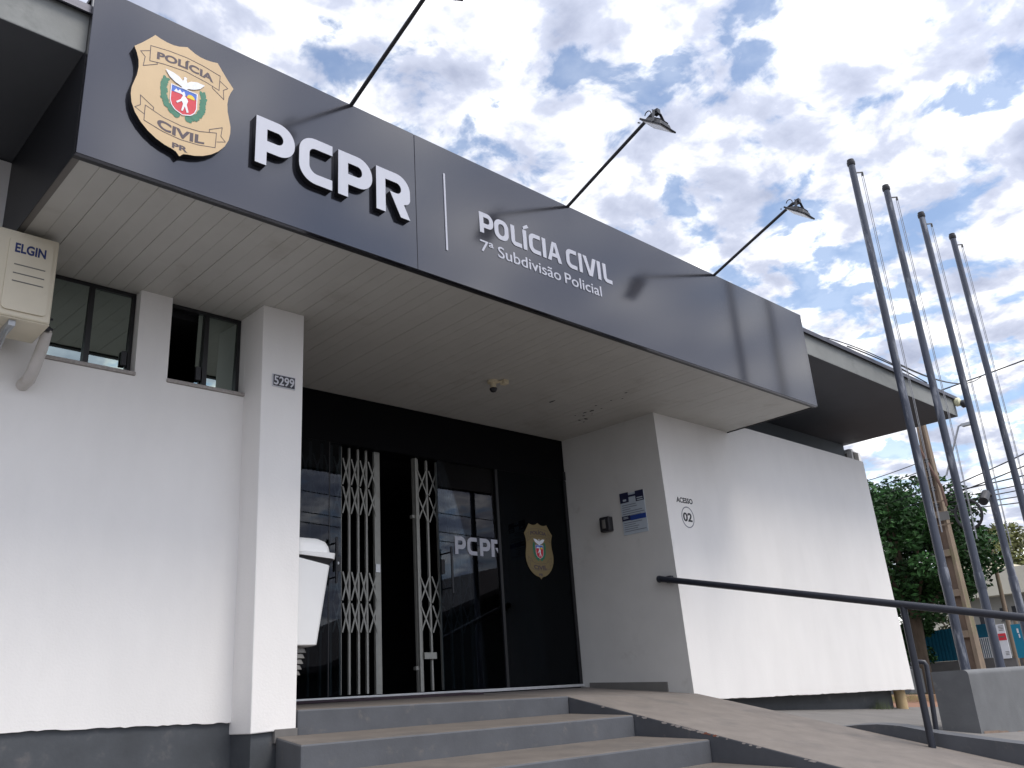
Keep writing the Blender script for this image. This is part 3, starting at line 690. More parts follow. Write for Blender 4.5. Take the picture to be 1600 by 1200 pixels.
dk = MB(); dk.tube([(1.315, 5.05, 2.125), (1.315, 5.11, 2.05), (1.305, 5.17, 1.95), (1.295, 5.22, 1.885), (1.285, 5.315, 1.872)], [.028, .032, .034, .036, .036], 14); part('duct', dk, PIPEW, AC, smooth=True)
dk = MB(); dk.tube([(1.284, 5.02, 2.13), (1.325, 5.03, 2.128), (1.318, 5.06, 2.10)], .012, 8); part('duct_end', dk, PIPEW, AC, smooth=True)

# air conditioner beyond the right end
A2 = thing('air_conditioner', 'white air conditioner unit behind the far right corner of the white wall', 'air conditioner', (12.7, 6.0, 2.9))
b = MB(); b.box((12.48, 5.62, 2.66), (12.80, 6.42, 3.215)); bd2 = part('casing', b, WPLAS, A2, 0.05)
gr = MB()
for k in range(12): gr.box((12.472, 5.70+.05*k, 2.72), (12.479, 5.725+.05*k, 3.14))
part('grille', gr, GREY, bd2)
gr = MB()
for k in range(7): gr.box((12.52+.022*k, 5.612, 2.72), (12.53+.022*k, 5.619, 3.15))
part('grille', gr, GREY, bd2)
br = MB(); br.box((12.41, 5.75, 2.60), (12.80, 5.79, 2.655)); part('bracket', br, GALV, A2); br = MB(); br.box((12.41, 6.25, 2.60), (12.80, 6.29, 2.655)); part('bracket', br, GALV, A2)

# trash bin on the entrance's left wall
TB = thing('trash_bin', 'white swing-lid plastic trash bin hung on the inner pillar wall', 'trash bin', (3.15, 5.55, 0.42))
def rrect(x0, x1, y0, y1, z, r=.035):
    return [(p.x, p.y, z) for p in fillet([(x0, y0, r), (x1, y0, r), (x1, y1, r), (x0, y1, r)])]
def loft(mb, rings, mi=0):
    n = len(rings[0]); vs = [q for r_ in rings for q in r_]; fs = []
    for i in range(len(rings)-1):
        for k in range(n): fs.append((i*n+k, i*n+(k+1) % n, (i+1)*n+(k+1) % n, (i+1)*n+k))
    fs.append(tuple(range(n))[::-1]); fs.append(tuple((len(rings)-1)*n+k for k in range(n))); mb.add(vs, fs, mi)
def slant(r_, zl_, zr_): return [(x, y, zl_+(zr_-zl_)*(x-2.96)/.31) for x, y, z in r_]
bm_ = MB(); loft(bm_, [rrect(2.975, 3.140, 5.15, 5.42, .412), rrect(2.965, 3.150, 5.142, 5.43, .418), slant(rrect(2.962, 3.232, 5.125, 5.46, .925), .970, .915)]); part('bin_body', bm_, WPLAS, TB, smooth=True)
dk_ = MB(); loft(dk_, [slant(rrect(2.97, 3.228, 5.135, 5.45, .9), .972, .918), slant(rrect(2.965, 3.262, 5.12, 5.465, .9), .984, .964)]); part('bin_flap', dk_, BLACKP, TB, smooth=True)
ld = MB(); loft(ld, [slant(rrect(2.960, 3.272, 5.110, 5.475, .9, .06), .986, .966), rrect(2.960, 3.278, 5.108, 5.477, 1.006, .06), rrect(2.960, 3.250, 5.125, 5.46, 1.012, .07), rrect(2.96, 3.243, 5.132, 5.452, 1.055, .07), rrect(2.96, 3.228, 5.145, 5.44, 1.085, .07), rrect(2.96, 3.195, 5.17, 5.415, 1.105, .07), rrect(2.97, 3.13, 5.22, 5.37, 1.116, .06)]); part('bin_lid', ld, WPLAS, TB, smooth=True)
bb = MB()
for k in range(5): loft(bb, [rrect(2.956, 3.085-.010*k, 5.18, 5.39, .402-.034*k-.004), rrect(2.956, 3.095-.010*k, 5.175, 5.395, .402-.034*k-.030)])
loft(bb, [rrect(2.956, 3.05, 5.20, 5.38, .232), rrect(2.956, 3.00, 5.25, 5.34, .10)])
part('bin_bracket', bb, GREY, TB)

# house number plate
NP = thing('number_plate', 'small black enamel house number plate reading 5299 on the pillar', 'number plate', (2.80, 5.05, 2.12))
p = MB(); p.box((2.716, 5.043, 2.076), (2.888, 5.0515, 2.166)); part('plate', p, PLATEW, NP, .002)
p = MB(); p.box((2.722, 5.041, 2.082), (2.882, 5.0428, 2.160)); part('plate_face', p, PLATEB, NP)
lay('lettering', face_front(text_mesh('lettering', '5299', 2.727, 2.877, 2.090, 2.152, .001, .02), 5.0398), PLATEW, NP)

# motion sensor on the ceiling
MS = thing('motion_sensor', 'small cream motion sensor under the portico ceiling', 'sensor', (4.99, 5.30, 2.65))
p = MB(); p.lathe((4.985, 5.31, 2.652), [(.05, 0), (.05, -.018), (.026, -.022), (.026, -.065), (.02, -.068)], 'z', 18); part('sensor_base', p, SENSM, MS, smooth=True)
p = MB(); p.lathe((4.985, 5.31, 2.584), [(.032, 0), (.034, -.012), (.024, -.03), (.008, -.038)], 'z', 18); part('sensor_eye', p, BLACKP, MS, smooth=True)
p = MB(); p.box((5.03, 5.21, 2.612), (5.085, 5.27, 2.652)); p.tube([(4.99, 5.30, 2.64), (5.05, 5.24, 2.64)], .012, 8); part('sensor_box', p, SENSM, MS, .006)

# poster and dispenser on the entrance side wall (faces -X)
PO = thing('notice_poster', 'pale blue notice poster with dark navy bands on the entrance side wall', 'poster', (6.985, 5.5, 1.7))
def wx(y, z): return x_r0t + (x_r0b-x_r0t)*(2.654-z)/2.854 - (y-5.101)/1.26*(.055+.1*(2.654-z)/2.854)
def on_wall(mb, y0, y1, z0, z1, d0, d1, mi=0):
    q = [(y0, z0), (y1, z0), (y1, z1), (y0, z1)]
    mb.hexa([(wx(y, z)-d0, y, z) for y, z in q], [(wx(y, z)-d1, y, z) for y, z in q], mi)
p = MB(); on_wall(p, 5.345, 5.637, 1.492, 1.905, -.004, .006); part('poster_sheet', p, PAPER, PO)
p = MB(); on_wall(p, 5.347, 5.445, 1.806, 1.912, .0062, .008); on_wall(p, 5.530, 5.637, 1.815, 1.918, .0062, .008); on_wall(p, 5.446, 5.529, 1.865, 1.885, .0062, .008)
part('poster_band', p, POSTB, PO); p = MB(); on_wall(p, 5.535, 5.637, 1.632, 1.682, .0062, .008); part('poster_band', p, POSTB, PO)
p = MB(); on_wall(p, 5.347, 5.534, 1.628, 1.676, .0062, .008); part('poster_band', p, POSTBL, PO, label='blue half of the lower poster band')
p = MB()
for k, (a, b_) in enumerate(((5.45, 5.62), (5.44, 5.62), (5.52, 5.62), (5.38, 5.62), (5.36, 5.62), (5.40, 5.62))): on_wall(p, a, b_, 1.785-.022*k, 1.793-.022*k, .0062, .0075)
for k, (a, b_) in enumerate(((5.40, 5.62), (5.48, 5.62), (5.44, 5.62), (5.46, 5.62), (5.36, 5.62))): on_wall(p, a, b_, 1.606-.021*k, 1.613-.021*k, .0062, .0075)
part('poster_lines', p, POSTG, PO)
p = MB(); on_wall(p, 5.36, 5.43, 1.835, 1.845, .0082, .0095); on_wall(p, 5.36, 5.43, 1.815, 1.825, .0082, .0095); part('poster_lines', p, PAPER, PO); p = MB(); on_wall(p, 5.56, 5.60, 1.83, 1.85, .0082, .0095); part('poster_mark', p, PAPER, PO); p = MB(); on_wall(p, 5.56, 5.62, 1.652, 1.658, .0082, .0095); on_wall(p, 5.56, 5.62, 1.664, 1.670, .0082, .0095); part('poster_lines', p, PAPER, PO)
DP = thing('dispenser', 'small black dispenser box on the entrance side wall beside the poster', 'dispenser', (6.96, 5.82, 1.63))
p = MB(); on_wall(p, 5.758, 5.880, 1.558, 1.710, -.004, .07); part('dispenser_body', p, BLACKP, DP, .012)
p = MB(); on_wall(p, 5.80, 5.84, 1.59, 1.68, .0705, .076); part('dispenser_window', p, GREY, DP, .003)

# ACESSO 02 stencil
AS = thing('wall_marking', 'black stencilled ACESSO over a circled 02 on the white front wall', 'wall marking', (7.35, 5.1, 1.7))
lay('lettering', face_front(text_mesh('lettering', 'ACESSO', 7.190, 7.462, 1.752, 1.806, .001, .03, 0, 'E'), 5.0985), INK, AS)
lay('lettering', face_front(text_mesh('lettering', '02', 7.268, 7.418, 1.567, 1.655, .001, .03, 0, 'E'), 5.0985), INK, AS)
rg = [Vector((7.348+.105*math.cos(a), 1.611+.108*math.sin(a))) for a in [2*math.pi*k/48 for k in range(48)]]; rg2 = [Vector((7.348+.095*math.cos(a), 1.611+.098*math.sin(a))) for a in [2*math.pi*k/48 for k in range(48)]]
lay('ring', face_front(flat_mesh('ring', [rg, rg2], .001), 5.0985), RINGM, AS)

# ------------------------------------------------------------------ folding gates behind the glass
def folding_gate(label, bars, jamb, wide_side):
    T = thing('folding_gate', label, 'gate', (sum(bars)/len(bars), 6.43, .12), 'folding gates in the entrance')
    for x in bars:
        m_ = MB(); w2 = .0095; m_.box((x-w2, 6.418, .128), (x+w2, 6.440, 2.205)); part('gate_bar', m_, GATE, T)
    m_ = MB(); m_.box((jamb-.031, 6.412, .118), (jamb+.031, 6.442, 2.206)); part('gate_jamb', m_, GATE, T, .003)
    allx = sorted(bars + [jamb])
    for rows in (((1.865, 2.10), (1.61, 1.845)), ((.875, 1.11), (.615, .85))):
      la = MB()
      for a, b_ in zip(allx[:-1], allx[1:]):
        for z0, z1 in rows:
            la.bar((a+.012, 6.409, z0), (b_-.012, 6.409, z1), .014, .003); la.bar((a+.012, 6.405, z1), (b_-.012, 6.405, z0), .014, .003)
      part('gate_lattice', la, GATE, T)
    return T
G1 = folding_gate('left folding steel lattice gate, bunched beside the open doorway', [3.60, 3.72, 3.84, 3.95, 4.045, 4.138, 4.226, 4.318, 4.405], 4.515, 1)
G2 = folding_gate('right folding steel lattice gate, running on behind the lettered glass door', [5.09, 5.212, 5.327, 5.448, 5.578, 5.702, 5.83, 5.95, 6.07, 6.185, 6.30, 6.42, 6.545, 6.67, 6.79], 4.955, -1)
p = MB(); p.box((4.485, 6.40, 1.12), (4.53, 6.4115, 1.19)); part('gate_lock', p, ALU, G1)
p = MB(); p.box((4.985, 6.392, .39), (5.12, 6.404, .445)); part('gate_lock', p, GATE, G2)
p = MB(); p.box((4.895, 6.40, 1.63), (4.923, 6.44, 1.66)); part('gate_hinge', p, GATE, G2); p = MB(); p.box((4.895, 6.40, .30), (4.923, 6.44, .33)); part('gate_hinge', p, GATE, G2)
p = MB(); p.box((4.925, 6.380, .122), (4.945, 6.404, 2.20)); part('gate_jamb', p, GATE, G2)

# ------------------------------------------------------------------ handrail, bent pipe
HR = thing('handrail', 'dark painted tube handrail running down the right side of the ramp', 'handrail', (7.1, 3.03, -.5))
p = MB(); p.tube([(6.985, 5.262, 1.010), (6.985, 2.161, .317), (6.985, 1.25, .113)], .0285, 16); part('rail', p, RAILM, HR, smooth=True)
p = MB(); p.tube([(6.985, 2.988, -.54), (6.985, 2.988, .490)], .026, 14); part('post', p, RAILM, HR, smooth=True)
p = MB(); p.tube([(6.985, 1.40, -.92), (6.985, 1.40, .13)], .026, 14); part('post', p, RAILM, HR, smooth=True)
p = MB(); p.box((6.99, 5.14, .960), (7.075, 5.19, 1.025)); part('wall_flange', p, RAILM, HR); p = MB(); p.lathe((6.985, 5.255, 1.008), [(.032, 0), (.034, .02), (.028, .03)], 'y', 14); part('rail_end', p, RAILM, HR)
p = MB(); p.tube([(7.26, 3.05, -.44), (7.26, 3.02, .05), (7.26, 3.03, .075), (7.25, 3.07, .082), (7.24, 3.13, .062)], .019, 12)
tag(part('bent_pipe', p, RAILM, None, smooth=True), 'short black pipe with a bent top behind the ramp kerb', 'pipe')

# ------------------------------------------------------------------ flagpole block and flagpoles
p = MB()
side = fillet([(2.985, -1.2), (3.285, -1.2), (3.285, .0), (2.985, .0, .04)])
p.prism([(7.955, q.x, q.y) for q in side], (5.5, 0, 0))
tag(part('flagpole_block', p, [BLOCKM], None), 'long low grey concrete block that carries the flagpoles', 'concrete block')
dtp = MB(); rr_ = random.Random(5)
n = 40; lo = [(8.0+4*i/n, 2.978, tz(8.0+4*i/n, 2.978)-.02) for i in range(n+1)]; hi = [(8.0+4*i/n, 2.9795, tz(8.0+4*i/n, 2.98)+.035+rr_.uniform(-.012, .016)) for i in range(n+1)]
dtp.v = []
for i in range(n): dtp.add([lo[i], lo[i+1], hi[i+1], hi[i]], [(0, 1, 2, 3)])
part('soil_splash', dtp, SPLASH, bpy.data.objects['flagpole_block'])
def flagpole(x, label, h=5.22, joint=1.02):
    T = thing('flagpole', label, 'flagpole', (x, 3.165, 0), 'bare flagpoles on the grey block')
    p = MB(); p.tube([(x, 3.165, -.02), (x, 3.165, .78)], .041, 16); a = part('pole_base', p, POLEM, T, smooth=True)
    p = MB(); p.tube([(x, 3.165, .72), (x, 3.165, .74), (x, 3.165, .86), (x, 3.165, .88)], [.0425, .0445, .0445, .0405], 16); part('pole_joint', p, POLEM, T, smooth=True)
    p = MB(); p.tube([(x, 3.165, .86), (x, 3.165, 2.9), (x, 3.165, h-.06)], [.039, .037, .034], 16); part('pole_shaft', p, POLEM, T, smooth=True)
    p = MB(); p.lathe((x, 3.165, h-.07), [(.037, 0), (.042, .01), (.042, .045), (.036, .05), (.036, .07), (.015, .078)], 'z', 16); part('pole_cap', p, BLACKP, T, smooth=True)
    p = MB(); p.bar((x, 3.165, h-.16), (x+.085, 3.10, h-.15), .015, .01, (0, 0, 1)); p.bar((x+.083, 3.103, h-.15), (x+.083, 3.103, h-.19), .018, .012, (1, 0, 0)); part('pulley_arm', p, GREY, T)
    p = MB(); p.tube([(x+.088, 3.10, h-.17), (x+.080, 3.104, 2.5), (x+.065, 3.12, 1.2)], .0036, 6); p.tube([(x+.072, 3.112, h-.17), (x+.068, 3.112, 2.5), (x+.06, 3.125, 1.2)], .003, 6); part('halyard', p, ROPE, T)
    return T
flagpole(8.40, 'dark weathered flagpole nearest the building, tallest of the four in view', 5.20)
flagpole(9.245, 'dark weathered flagpole, second one out from the building', 5.215)
FP3 = flagpole(10.19, 'dark weathered flagpole with a small camera clamped low on it', 5.205)
flagpole(11.15, 'dark weathered flagpole farthest from the building, at the right edge', 5.24)
SC = thing('security_camera', 'small black security camera clamped to the third flagpole', 'camera', (10.14, 3.2, 1.72))
p = MB(); p.tube([(10.15, 3.165, 1.735), (10.03, 3.165, 1.735)], .018, 10); part('camera_arm', p, BLACKP, SC)
p = MB(); p.tube([(10.06, 3.18, 1.745), (9.92, 3.17, 1.665), (9.88, 3.165, 1.64)], [.045, .05, .046], 14); part('camera_body', p, BLACKP, SC, smooth=True)

# roof-corner lamp
RC = thing('corner_lamp', 'small white and black bulkhead lamp at the far corner of the roof edge', 'lamp', (12.5, 4.05, 3.5))
p = MB(); p.lathe((12.53, 4.07, 3.475), [(.04, 0), (.06, -.02), (.06, -.07), (.03, -.09)], 'y', 16); part('lamp_cover', p, CORNW, RC, smooth=True)
p = MB(); p.lathe((12.545, 4.0, 3.435), [(.03, 0), (.055, -.02), (.055, -.06), (.03, -.08)], 'y', 16); part('lamp_eye', p, BLACKP, RC, smooth=True)

# ------------------------------------------------------------------ right background
def ppole(name, T, z0, z1, w0, w1, x, y, d=.30):
    p = MB(); n = 12
    for (a, b_) in ((-.5, -.26), (.26, .5)):
        p.hexa([(x-d/2, y+w0*a, z0), (x+d/2, y+w0*a, z0), (x+d/2, y+w0*b_, z0), (x-d/2, y+w0*b_, z0)], [(x-d*.25, y+w1*a-.07, z1), (x+d*.25, y+w1*a-.07, z1), (x+d*.25, y+w1*b_-.07, z1), (x-d*.25, y+w1*b_-.07, z1)])
    part('pole_flange', p, UPOLE, T, .01)
    p = MB(); p.hexa([(x-d*.22, y-w0*.26, z0), (x+d*.22, y-w0*.26, z0), (x+d*.22, y+w0*.26, z0), (x-d*.22, y+w0*.26, z0)], [(x-d*.12, y-w1*.26-.07, z1), (x+d*.12, y-w1*.26-.07, z1), (x+d*.12, y+w1*.26-.07, z1), (x-d*.12, y+w1*.26-.07, z1)])
    part('pole_web', p, UPOLED, T)
    for z in (.62, 1.45, 2.28, 3.1):
        p = MB(); w_ = w0+(w1-w0)*(z-z0)/(z1-z0); yy = y-.07*(z-z0)/(z1-z0)
        p.box((x-d*.42, yy-w_*.26, z), (x+d*.1, yy+w_*.26, z+.14))
        part('pole_rung', p, UPOLE, T, .008)
UP = thing('utility_pole', 'brown concrete utility pole with recessed panels beyond the flagpoles', 'utility pole', (19.8, 7.27, -.66))
ppole('utility_pole', UP, -.66, 5.25, .41, .17, 19.8, 7.30)
p = MB(); p.tube([(19.62, 7.45, 5.20), (19.62, 7.28, 4.55), (19.62, 7.04, 3.72), (19.62, 7.02, 3.30)], .03, 10); part('conduit', p, RUST, UP, smooth=True)
for z in (4.35, 4.15, 3.95, 3.72, 3.35):
    p = MB(); p.lathe((19.62, 7.22, z), [(.03, -.05), (.05, -.03), (.03, 0), (.05, .03), (.03, .05)], 'z', 10); part('insulator', p, BLACKP, UP)
p = MB(); p.tube([(19.66, 6.90, 3.95), (19.66, 6.62, 4.52), (19.66, 6.42, 4.93), (19.66, 6.33, 4.96)], .022, 8); p.box((19.60, 6.16, 4.90), (19.72, 6.34, 4.96)); part('lamp_arm', p, GALV, UP)
for z in (3.42, 2.92):
    p = MB(); p.box((19.62, 6.98, z), (19.64, 7.30, z+.025)); part('clamp', p, UPOLE, UP)
p = MB(); p.box((19.60, 7.02, 3.02), (19.635, 7.22, 3.20)); part('meter_box', p, GREY, UP)
p = MB(); pts = [(19.6, 6.62+.26*math.cos(a), 3.05+.30*math.sin(a)) for a in [2*math.pi*k/24 for k in range(25)]]; p.tube(pts, .03, 8)
for k in range(4): p.tube([(19.6, 6.62+.20*math.cos(k*1.6), 3.05+.22*math.sin(k*1.6)), (19.64, 7.0, 3.1+.05*k)], .012, 6)
tag(part('cable_coil', p, WIRE), 'coil of black cable hanging beside the utility pole', 'cable coil')
TP = MB(); TP.tube([(23, 7.50, -.66), (23, 7.48, .87), (23, 7.45, 2.95)], [.06, .055, .04], 10)
tag(part('wooden_post', TP, UPOLE, None, smooth=True), 'thin bare brown post between the third and fourth flagpoles', 'post')

def cable(a, b_, sag, r, label, group='overhead cables'):
    a = Vector(a); b_ = Vector(b_); pts = [a.lerp(b_, k/14) + Vector((0, 0, -sag*4*(k/14)*(1-k/14))) for k in range(15)]
    m_ = MB(); m_.tube(pts, r, 5); return tag(part('overhead_cable', m_, WIRE, None, smooth=True), label, 'cable', group)
UPT = [(19.8, 7.1)]
i = 0
for z0, z1, dy in ((4.38, 4.75, 1), (4.18, 4.52, 1), (3.98, 4.22, 1), (3.76, 3.90, 1), (3.55, 3.62, 1)):
    cable((19.64, 7.22, z0), (26, 14.0, z1+.9), .15, .010, 'one of the thin black cables running left from the utility pole behind the tree')
for z0, z1 in ((3.68, 4.60), (3.52, 4.28), (3.60, 3.75), (3.46, 3.55), (3.38, 3.42), (3.30, 3.22), (3.22, 3.02)):
    cable((19.7, 6.98, z0), (19.4, 3.2, z1), .06, .014 if z0 > 3.5 else .011, 'one of the thin black cables running right from the utility pole past the flagpoles')
cable((19.8, 9.0, 5.72), (19.8, 3.6, 6.12), .05, .016, 'thin high cable crossing the sky behind the flagpole tops, over the roof corner', 'overhead cables')
cable((9.45, 4.06, 3.60), (11.2, 3.9, 3.45), -.03, .008, 'loose cable rising off the roof edge behind the second flagpole', 'roof edge cables')
cable((8.9, 4.06, 3.58), (10.6, 3.85, 3.43), -.05, .006, 'thinner loose cable along the roof edge by the first flagpole', 'roof edge cables')
cable((10.0, 3.75, 3.40), (24, 7.0, 7.15), .22, .012, 'cable leaving the roof edge towards the right, past the fourth flagpole', 'roof edge cables')

# beige building with recessed lower wall, faces -X
BH = thing('beige_building', 'low beige flat-roofed building with grey lower wall behind the teal fence', 'building', (31, 8, -.66))
p = MB(); p.box((30, 0, 2.10), (36, 12.6, 2.88)); p.box((31.5, 10.3, 2.88), (36, 16, 3.3)); part('roof', p, BEIGE, BH)
p = MB(); p.box((30.6, 0, -.66), (36, 11.3, 2.098)); wl2 = part('wall', p, SHADEW, BH)
p = MB(); p.box((30.1, 11.32, -.66), (36, 12.58, 2.098)); part('wall', p, BEIGE, BH, label='beige end wall')
for y0, y1, z0, z1 in ((9.86, 10.10, 1.36, 1.74), (9.50, 9.75, 1.36, 1.76), (10.45, 10.75, 1.25, 1.72), (8.4, 8.9, 1.2, 1.75), (7.2, 7.9, .6, 1.75)):
    p = MB(); p.box((30.585, y0, z0), (30.599, y1, z1)); wn = part('window', p, BLACKP, BH)
    p = MB(); p.box((30.575, y0-.03, z0-.04), (30.59, y1+.03, z0)); part('window_sill', p, GREY, wn)
# teal corrugated fence
TF = thing('metal_fence', 'teal corrugated metal fence on a low grey wall across the side street', 'fence', (24, 9, -.66))
p = MB(); y = 8.62
while y < 13.0:
    p.box((24.0 if int(round((y-8.62)/.045)) % 2 else 24.02, y, .235), (24.04, y+.045, 1.00+.005*math.sin(y*9))); y += .045
part('fence_sheet', p, TEAL, TF)
p = MB(); p.box((24.0, 4.0, -.66), (24.2, 13.0, .23)); part('fence_wall', p, CONC, TF)
p = MB()
for k in range(9): p.box((24.0, 8.25+.045*k, .235), (24.03, 8.268+.045*k, .70))
p.box((24.0, 8.22, .70), (24.03, 8.62, .72)); part('fence_bars', p, SIGNW, TF)
p = MB(); p.box((24.05, 8.20, .235), (24.07, 8.62, 1.04)); part('gate_leaf', p, TEAL, TF)
# signs
SG = thing('notice_sign', 'white notice sign with a red band on a grey concrete stand', 'sign', (21, 7.0, .2))
p = MB(); p.hexa([(21, 6.93, .17), (21.03, 6.93, .17), (21.03, 7.10, .17), (21, 7.10, .17)], [(21, 6.93, .87), (21.03, 6.93, .87), (21.03, 7.09, .87), (21, 7.09, .87)]); part('sign_board', p, SIGNW, SG)
p = MB(); p.box((20.994, 6.932, .54), (20.999, 7.092, .68)); part('sign_band', p, SIGNR, SG)
p = MB()
for k in range(4): p.box((20.995, 6.95, .74+.03*k), (20.999, 7.05, .752+.03*k))
part('sign_print', p, GREY, SG); p = MB()
for k in range(3): p.box((20.995, 6.95, .24+.03*k), (20.999, 7.02, .25+.03*k))
part('sign_print', p, GREY, SG); p = MB(); p.box((20.990, 6.97, .60), (20.9935, 7.06, .625)); part('sign_print', p, GREY, SG)
p = MB(); p.box((21.03, 6.86, -.66), (21.12, 7.10, .165)); part('sign_stand', p, CONC, SG)
S2 = thing('teal_sign', 'tall teal sign with a white mark at the right edge behind the handrail', 'sign', (21, 6.7, .2))
p = MB(); p.box((21.0, 6.58, .16), (21.04, 6.80, .84)); part('sign_board', p, TEALB, S2)
p = MB(); p.box((20.994, 6.665, .66), (20.999, 6.70, .75)); p.box((20.994, 6.66, .56), (20.999, 6.685, .64)); part('sign_print', p, SIGNW, S2)
p = MB(); p.tube([(21.05, 6.70, -.66), (21.05, 6.70, 1.0)], .04, 10); part('sign_post', p, UPOLE, S2)

# trees ---------------------------------------------------------------------
def leafball(mb, rnd, c, rad, n, size, flat=.6):
    for _ in range(n):
        while True:
            d = Vector((rnd.uniform(-1, 1), rnd.uniform(-1, 1), rnd.uniform(-1, 1)))
            if .25 < d.length < 1: break
        p = Vector(c) + Vector((d.x*rad[0], d.y*rad[1], d.z*rad[2]))
        a = Vector((rnd.gauss(0, 1), rnd.gauss(0, 1), rnd.gauss(0, flat))).normalized(); b_ = a.orthogonal().normalized()
        b_ = (Matrix.Rotation(rnd.uniform(0, 6.28), 3, a) @ b_); s_ = size*rnd.uniform(.6, 1.3)
        b_.z *= .5; b_.normalize(); c_ = a.cross(b_)
        mb.add([p - b_*s_, p + c_*s_*.42, p + b_*s_, p - c_*s_*.42], [(0, 1, 2, 3)])
def tree(name, label, base, trunk_r, fork, crown_c, crown_r, clumps, per, size, leafm, seed, clump_r=.55):
    rnd = random.Random(seed); T = thing(name, label, 'tree', base)
    t = MB(); B0 = Vector(base); F = Vector(fork)
    t.tube([B0, B0.lerp(F, .5) + Vector((.03, .05, 0)), F], [trunk_r*1.15, trunk_r, trunk_r*.85], 10)
    cs = []; C = Vector(crown_c)
    for _ in range(clumps):
        while True:
            d = Vector((rnd.uniform(-1, 1), rnd.uniform(-1, 1), rnd.uniform(-1, 1)))
            if d.length < 1: break
        d = d * (0.55 + .45*rnd.random()) / max(d.length, .3) * min(1, d.length+.35)
        cs.append(C + Vector((d.x*crown_r[0], d.y*crown_r[1], d.z*crown_r[2])))
    for c in cs[:12]: t.tube([F - Vector((0, 0, .1)), F.lerp(c, .55) + Vector((0, 0, .15)), c], [trunk_r*.45, trunk_r*.25, .02], 6)
    part('trunk', t, BARK, T, smooth=True)
    l = MB()
    for c in cs:
        r_ = clump_r*rnd.uniform(.65, 1.3); leafball(l, rnd, c, (r_, r_, r_*.62), int(per*rnd.uniform(.7, 1.3)), size)
    part('crown', l, leafm, T)
tree('broadleaf_tree', 'dense dark green tree beyond the right end of the white wall', (22.3, 9.36, -.66), .17, (22.3, 9.30, 1.35), (22.3, 9.35, 2.85), (2.2, 2.15, 1.65), 120, 260, .075, LEAF1, 11, .55)
tree('sparse_tree', 'sparse olive-leaved tree behind the beige building at the right edge', (37.5, 10.9, -.66), .18, (37.5, 10.9, 2.4), (37.5, 10.6, 4.0), (2.2, 2.6, 1.3), 70, 90, .11, LEAF2, 5, .6)
tree('distant_tree', 'darker treetop showing above the dense tree, close to the wall edge', (33, 15.6, -.66), .2, (33, 15.6, 3.5), (33, 15.3, 6.2), (2, 1.4, 1.0), 40, 170, .11, LEAF1, 9, .6)
tree('low_shrub', 'olive shrub against the beige wall just above the teal fence', (25.6, 9.75, -.66), .03, (25.6, 9.75, .6), (25.6, 9.78, 1.25), (.45, .55, .5), 16, 45, .07, LEAF3, 21, .22)
tree('dark_shrub', 'dark shrub in the gap between the white wall and the dense tree trunk', (23.0, 10.1, -.66), .05, (23, 10.1, .4), (23.0, 10.1, 1.05), (.7, .8, 1.15), 60, 190, .06, LEAF1, 41, .3)
# weeds, soil, grass, pipe at the right end
wd = MB(); rnd = random.Random(4)
for k in range(420):
    x = rnd.uniform(10.7, 11.30); y = rnd.uniform(5.12, 5.26); h = rnd.uniform(.06, .30)*(1-abs(x-11.0)/.6); z = tz(x, y)-.01
    a = rnd.uniform(0, 6.28); l_ = rnd.uniform(0, .08)
    wd.add([(x-.006, y, z), (x+.006, y, z), (x+math.cos(a)*l_, y+math.sin(a)*l_*.6, z+h)], [(0, 1, 2)])
tag(part('weeds', wd, WEEDM), kind='stuff', label='tuft of weeds growing against the plinth at the far end of the white wall')
p = MB(); p.tube([(11.58, 5.22, -.60), (11.565, 5.22, -.10)], .07, 14); tag(part('drain_pipe', p, OCHRE, None, smooth=True), 'stubby ochre drain pipe at the far bottom corner of the white wall', 'pipe')
p = MB(); p.hexa([(11.0, 5.1, -.75), (17, 5.1, -.80), (20, 9.4, -.75), (11.7, 5.9, -.75)], [(11.0, 5.1, -.478), (17, 5.0, -.46), (20, 9.4, -.40), (11.7, 6.0, -.47)])
struct('soil', p, SOIL)
gs = MB()
for k in range(5000):
    u, v_ = rnd.random(), rnd.random(); x = 15.2+u*3.2; y = 6.1+u*1.0+v_*1.4; z = -.47+ .02*u; h = rnd.uniform(.05, .14); a = rnd.uniform(0, 6.28)
    gs.add([(x-.012, y, z), (x+.012, y+.01, z), (x+math.cos(a)*.05, y+math.sin(a)*.05, z+h)], [(0, 1, 2)])
tag(part('grass', gs, GRASSM), kind='stuff', label='strip of lime green grass beyond the building corner')
p = MB(); p.box((20.8, 9.1, -.45), (21.6, 11.2, .10)); p.box((20.9, 9.2, .10), (21.5, 11.0, .16))
tag(part('planter_box', p, [BLOCKM], None, .03), 'dark low block in the shade under the dense tree', 'block')

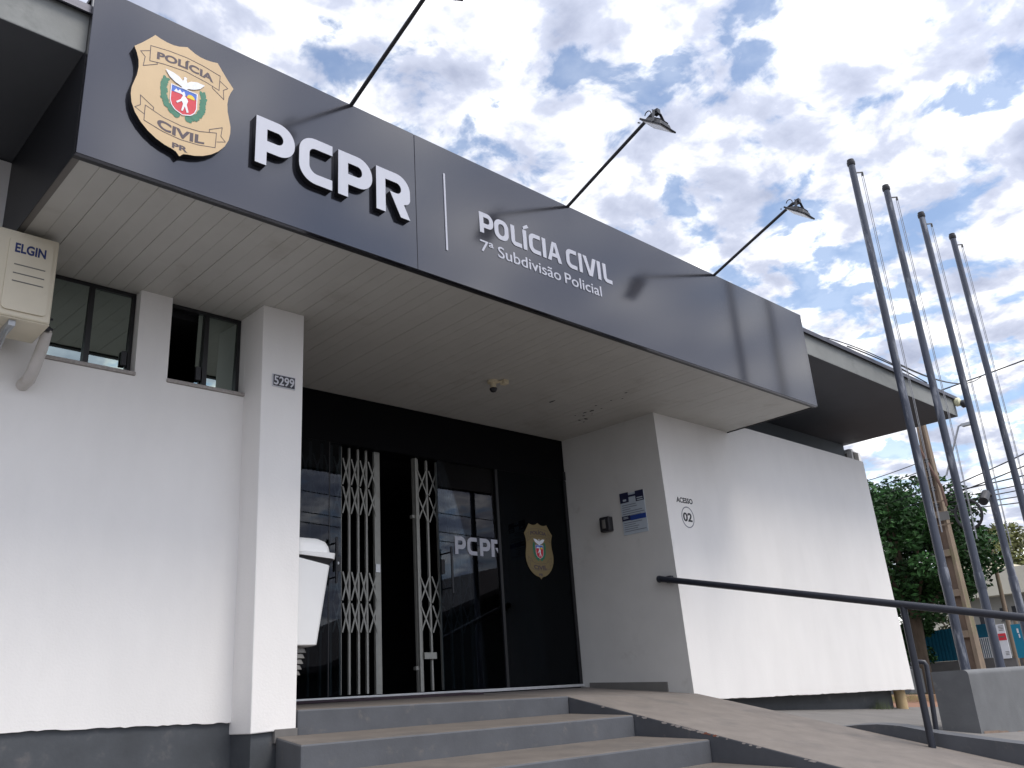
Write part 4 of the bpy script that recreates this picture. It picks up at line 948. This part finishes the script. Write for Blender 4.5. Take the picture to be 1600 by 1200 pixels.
# chips along the ramp edge
ch = MB(); rnd = random.Random(12)
for k in range(46):
    y = 4.9 - 1.9*rnd.random()**.8; y = rnd.choice([y, rnd.uniform(3.75, 4.15)]); z = rz(y); s_ = rnd.uniform(.004, .014)
    ch.add([(5.3495-.0006*k/46, y+s_*2.2*math.cos(a)*rnd.uniform(.5, 1), z-.008+s_*.7*math.sin(a)*rnd.uniform(.5, 1)) for a in [2*math.pi*j/6 for j in range(6)]], [tuple(range(6))], 1 if 3.72 < y < 3.82 else 0)
part('chipped_edge', ch, [CHIP, TERRA], ro)
# ------------------------------------------------------------------ across the street (seen in the glass)
OH = thing('opposite_house', 'dark gabled house across the street, mirrored in the lettered door glass', 'building', (18, -16, -1.4))
p = MB(); p.box((17.6, -26, -1.5), (44.4, -15, 1.6)); p.prism([(17.6, -15, 1.6), (44.4, -15, 1.6), (31, -15, 6.2)], (0, -11, 0)); part('wall', p, HWALL, OH)
p = MB(); p.prism([(16.8, -14.4, 1.33), (31, -14.4, 6.22), (45.2, -14.4, 1.33), (45.2, -14.4, 1.53), (31, -14.4, 6.45), (16.8, -14.4, 1.53)], (0, -12, 0)); part('roof', p, HROOF, OH)
p = MB(); p.box((21, -14.99, -.2), (22.6, -14.95, 1.0)); part('window', p, BLACKP, OH)
p = MB(); p.box((26, -14.99, -1.5), (27, -14.95, .7)); part('door', p, BLACKP, OH)
OP = MB(); OP.tube([(21.7, -8.0, -1.5), (21.7, -8.0, 8.5)], .16, 10); OP.box((20.7, -8.08, 7.6), (22.7, -7.92, 7.75))
tag(part('utility_pole', OP, UPOLE, None), 'utility pole across the street, mirrored in the lettered glass door', 'utility pole')
for k, (z, dx) in enumerate(((7.7, -.9), (7.7, .9), (6.2, 0), (5.6, 0), (5.3, 0))):
    m_ = MB(); m_.tube([Vector((-20+dx, -8+.1*k, z)).lerp(Vector((60+dx, -8+.1*k, z)), q/40) + Vector((0, 0, -.5*abs(math.sin(math.pi*(q/40)*2.66+.35))-.3)) for q in range(41)], .014, 5)
    tag(part('overhead_cable', m_, WIRE), 'one of the street cables mirrored in the door glass', 'cable', 'street cables in front of the building')
tree('street_tree', 'dark street tree across the road, mirrored in the right glass panel', (30, -14, -1.5), .25, (30, -14, 2.5), (30, -14, 5.0), (4.5, 3.5, 3.3), 90, 60, .28, LEAF1, 31, 1.0)
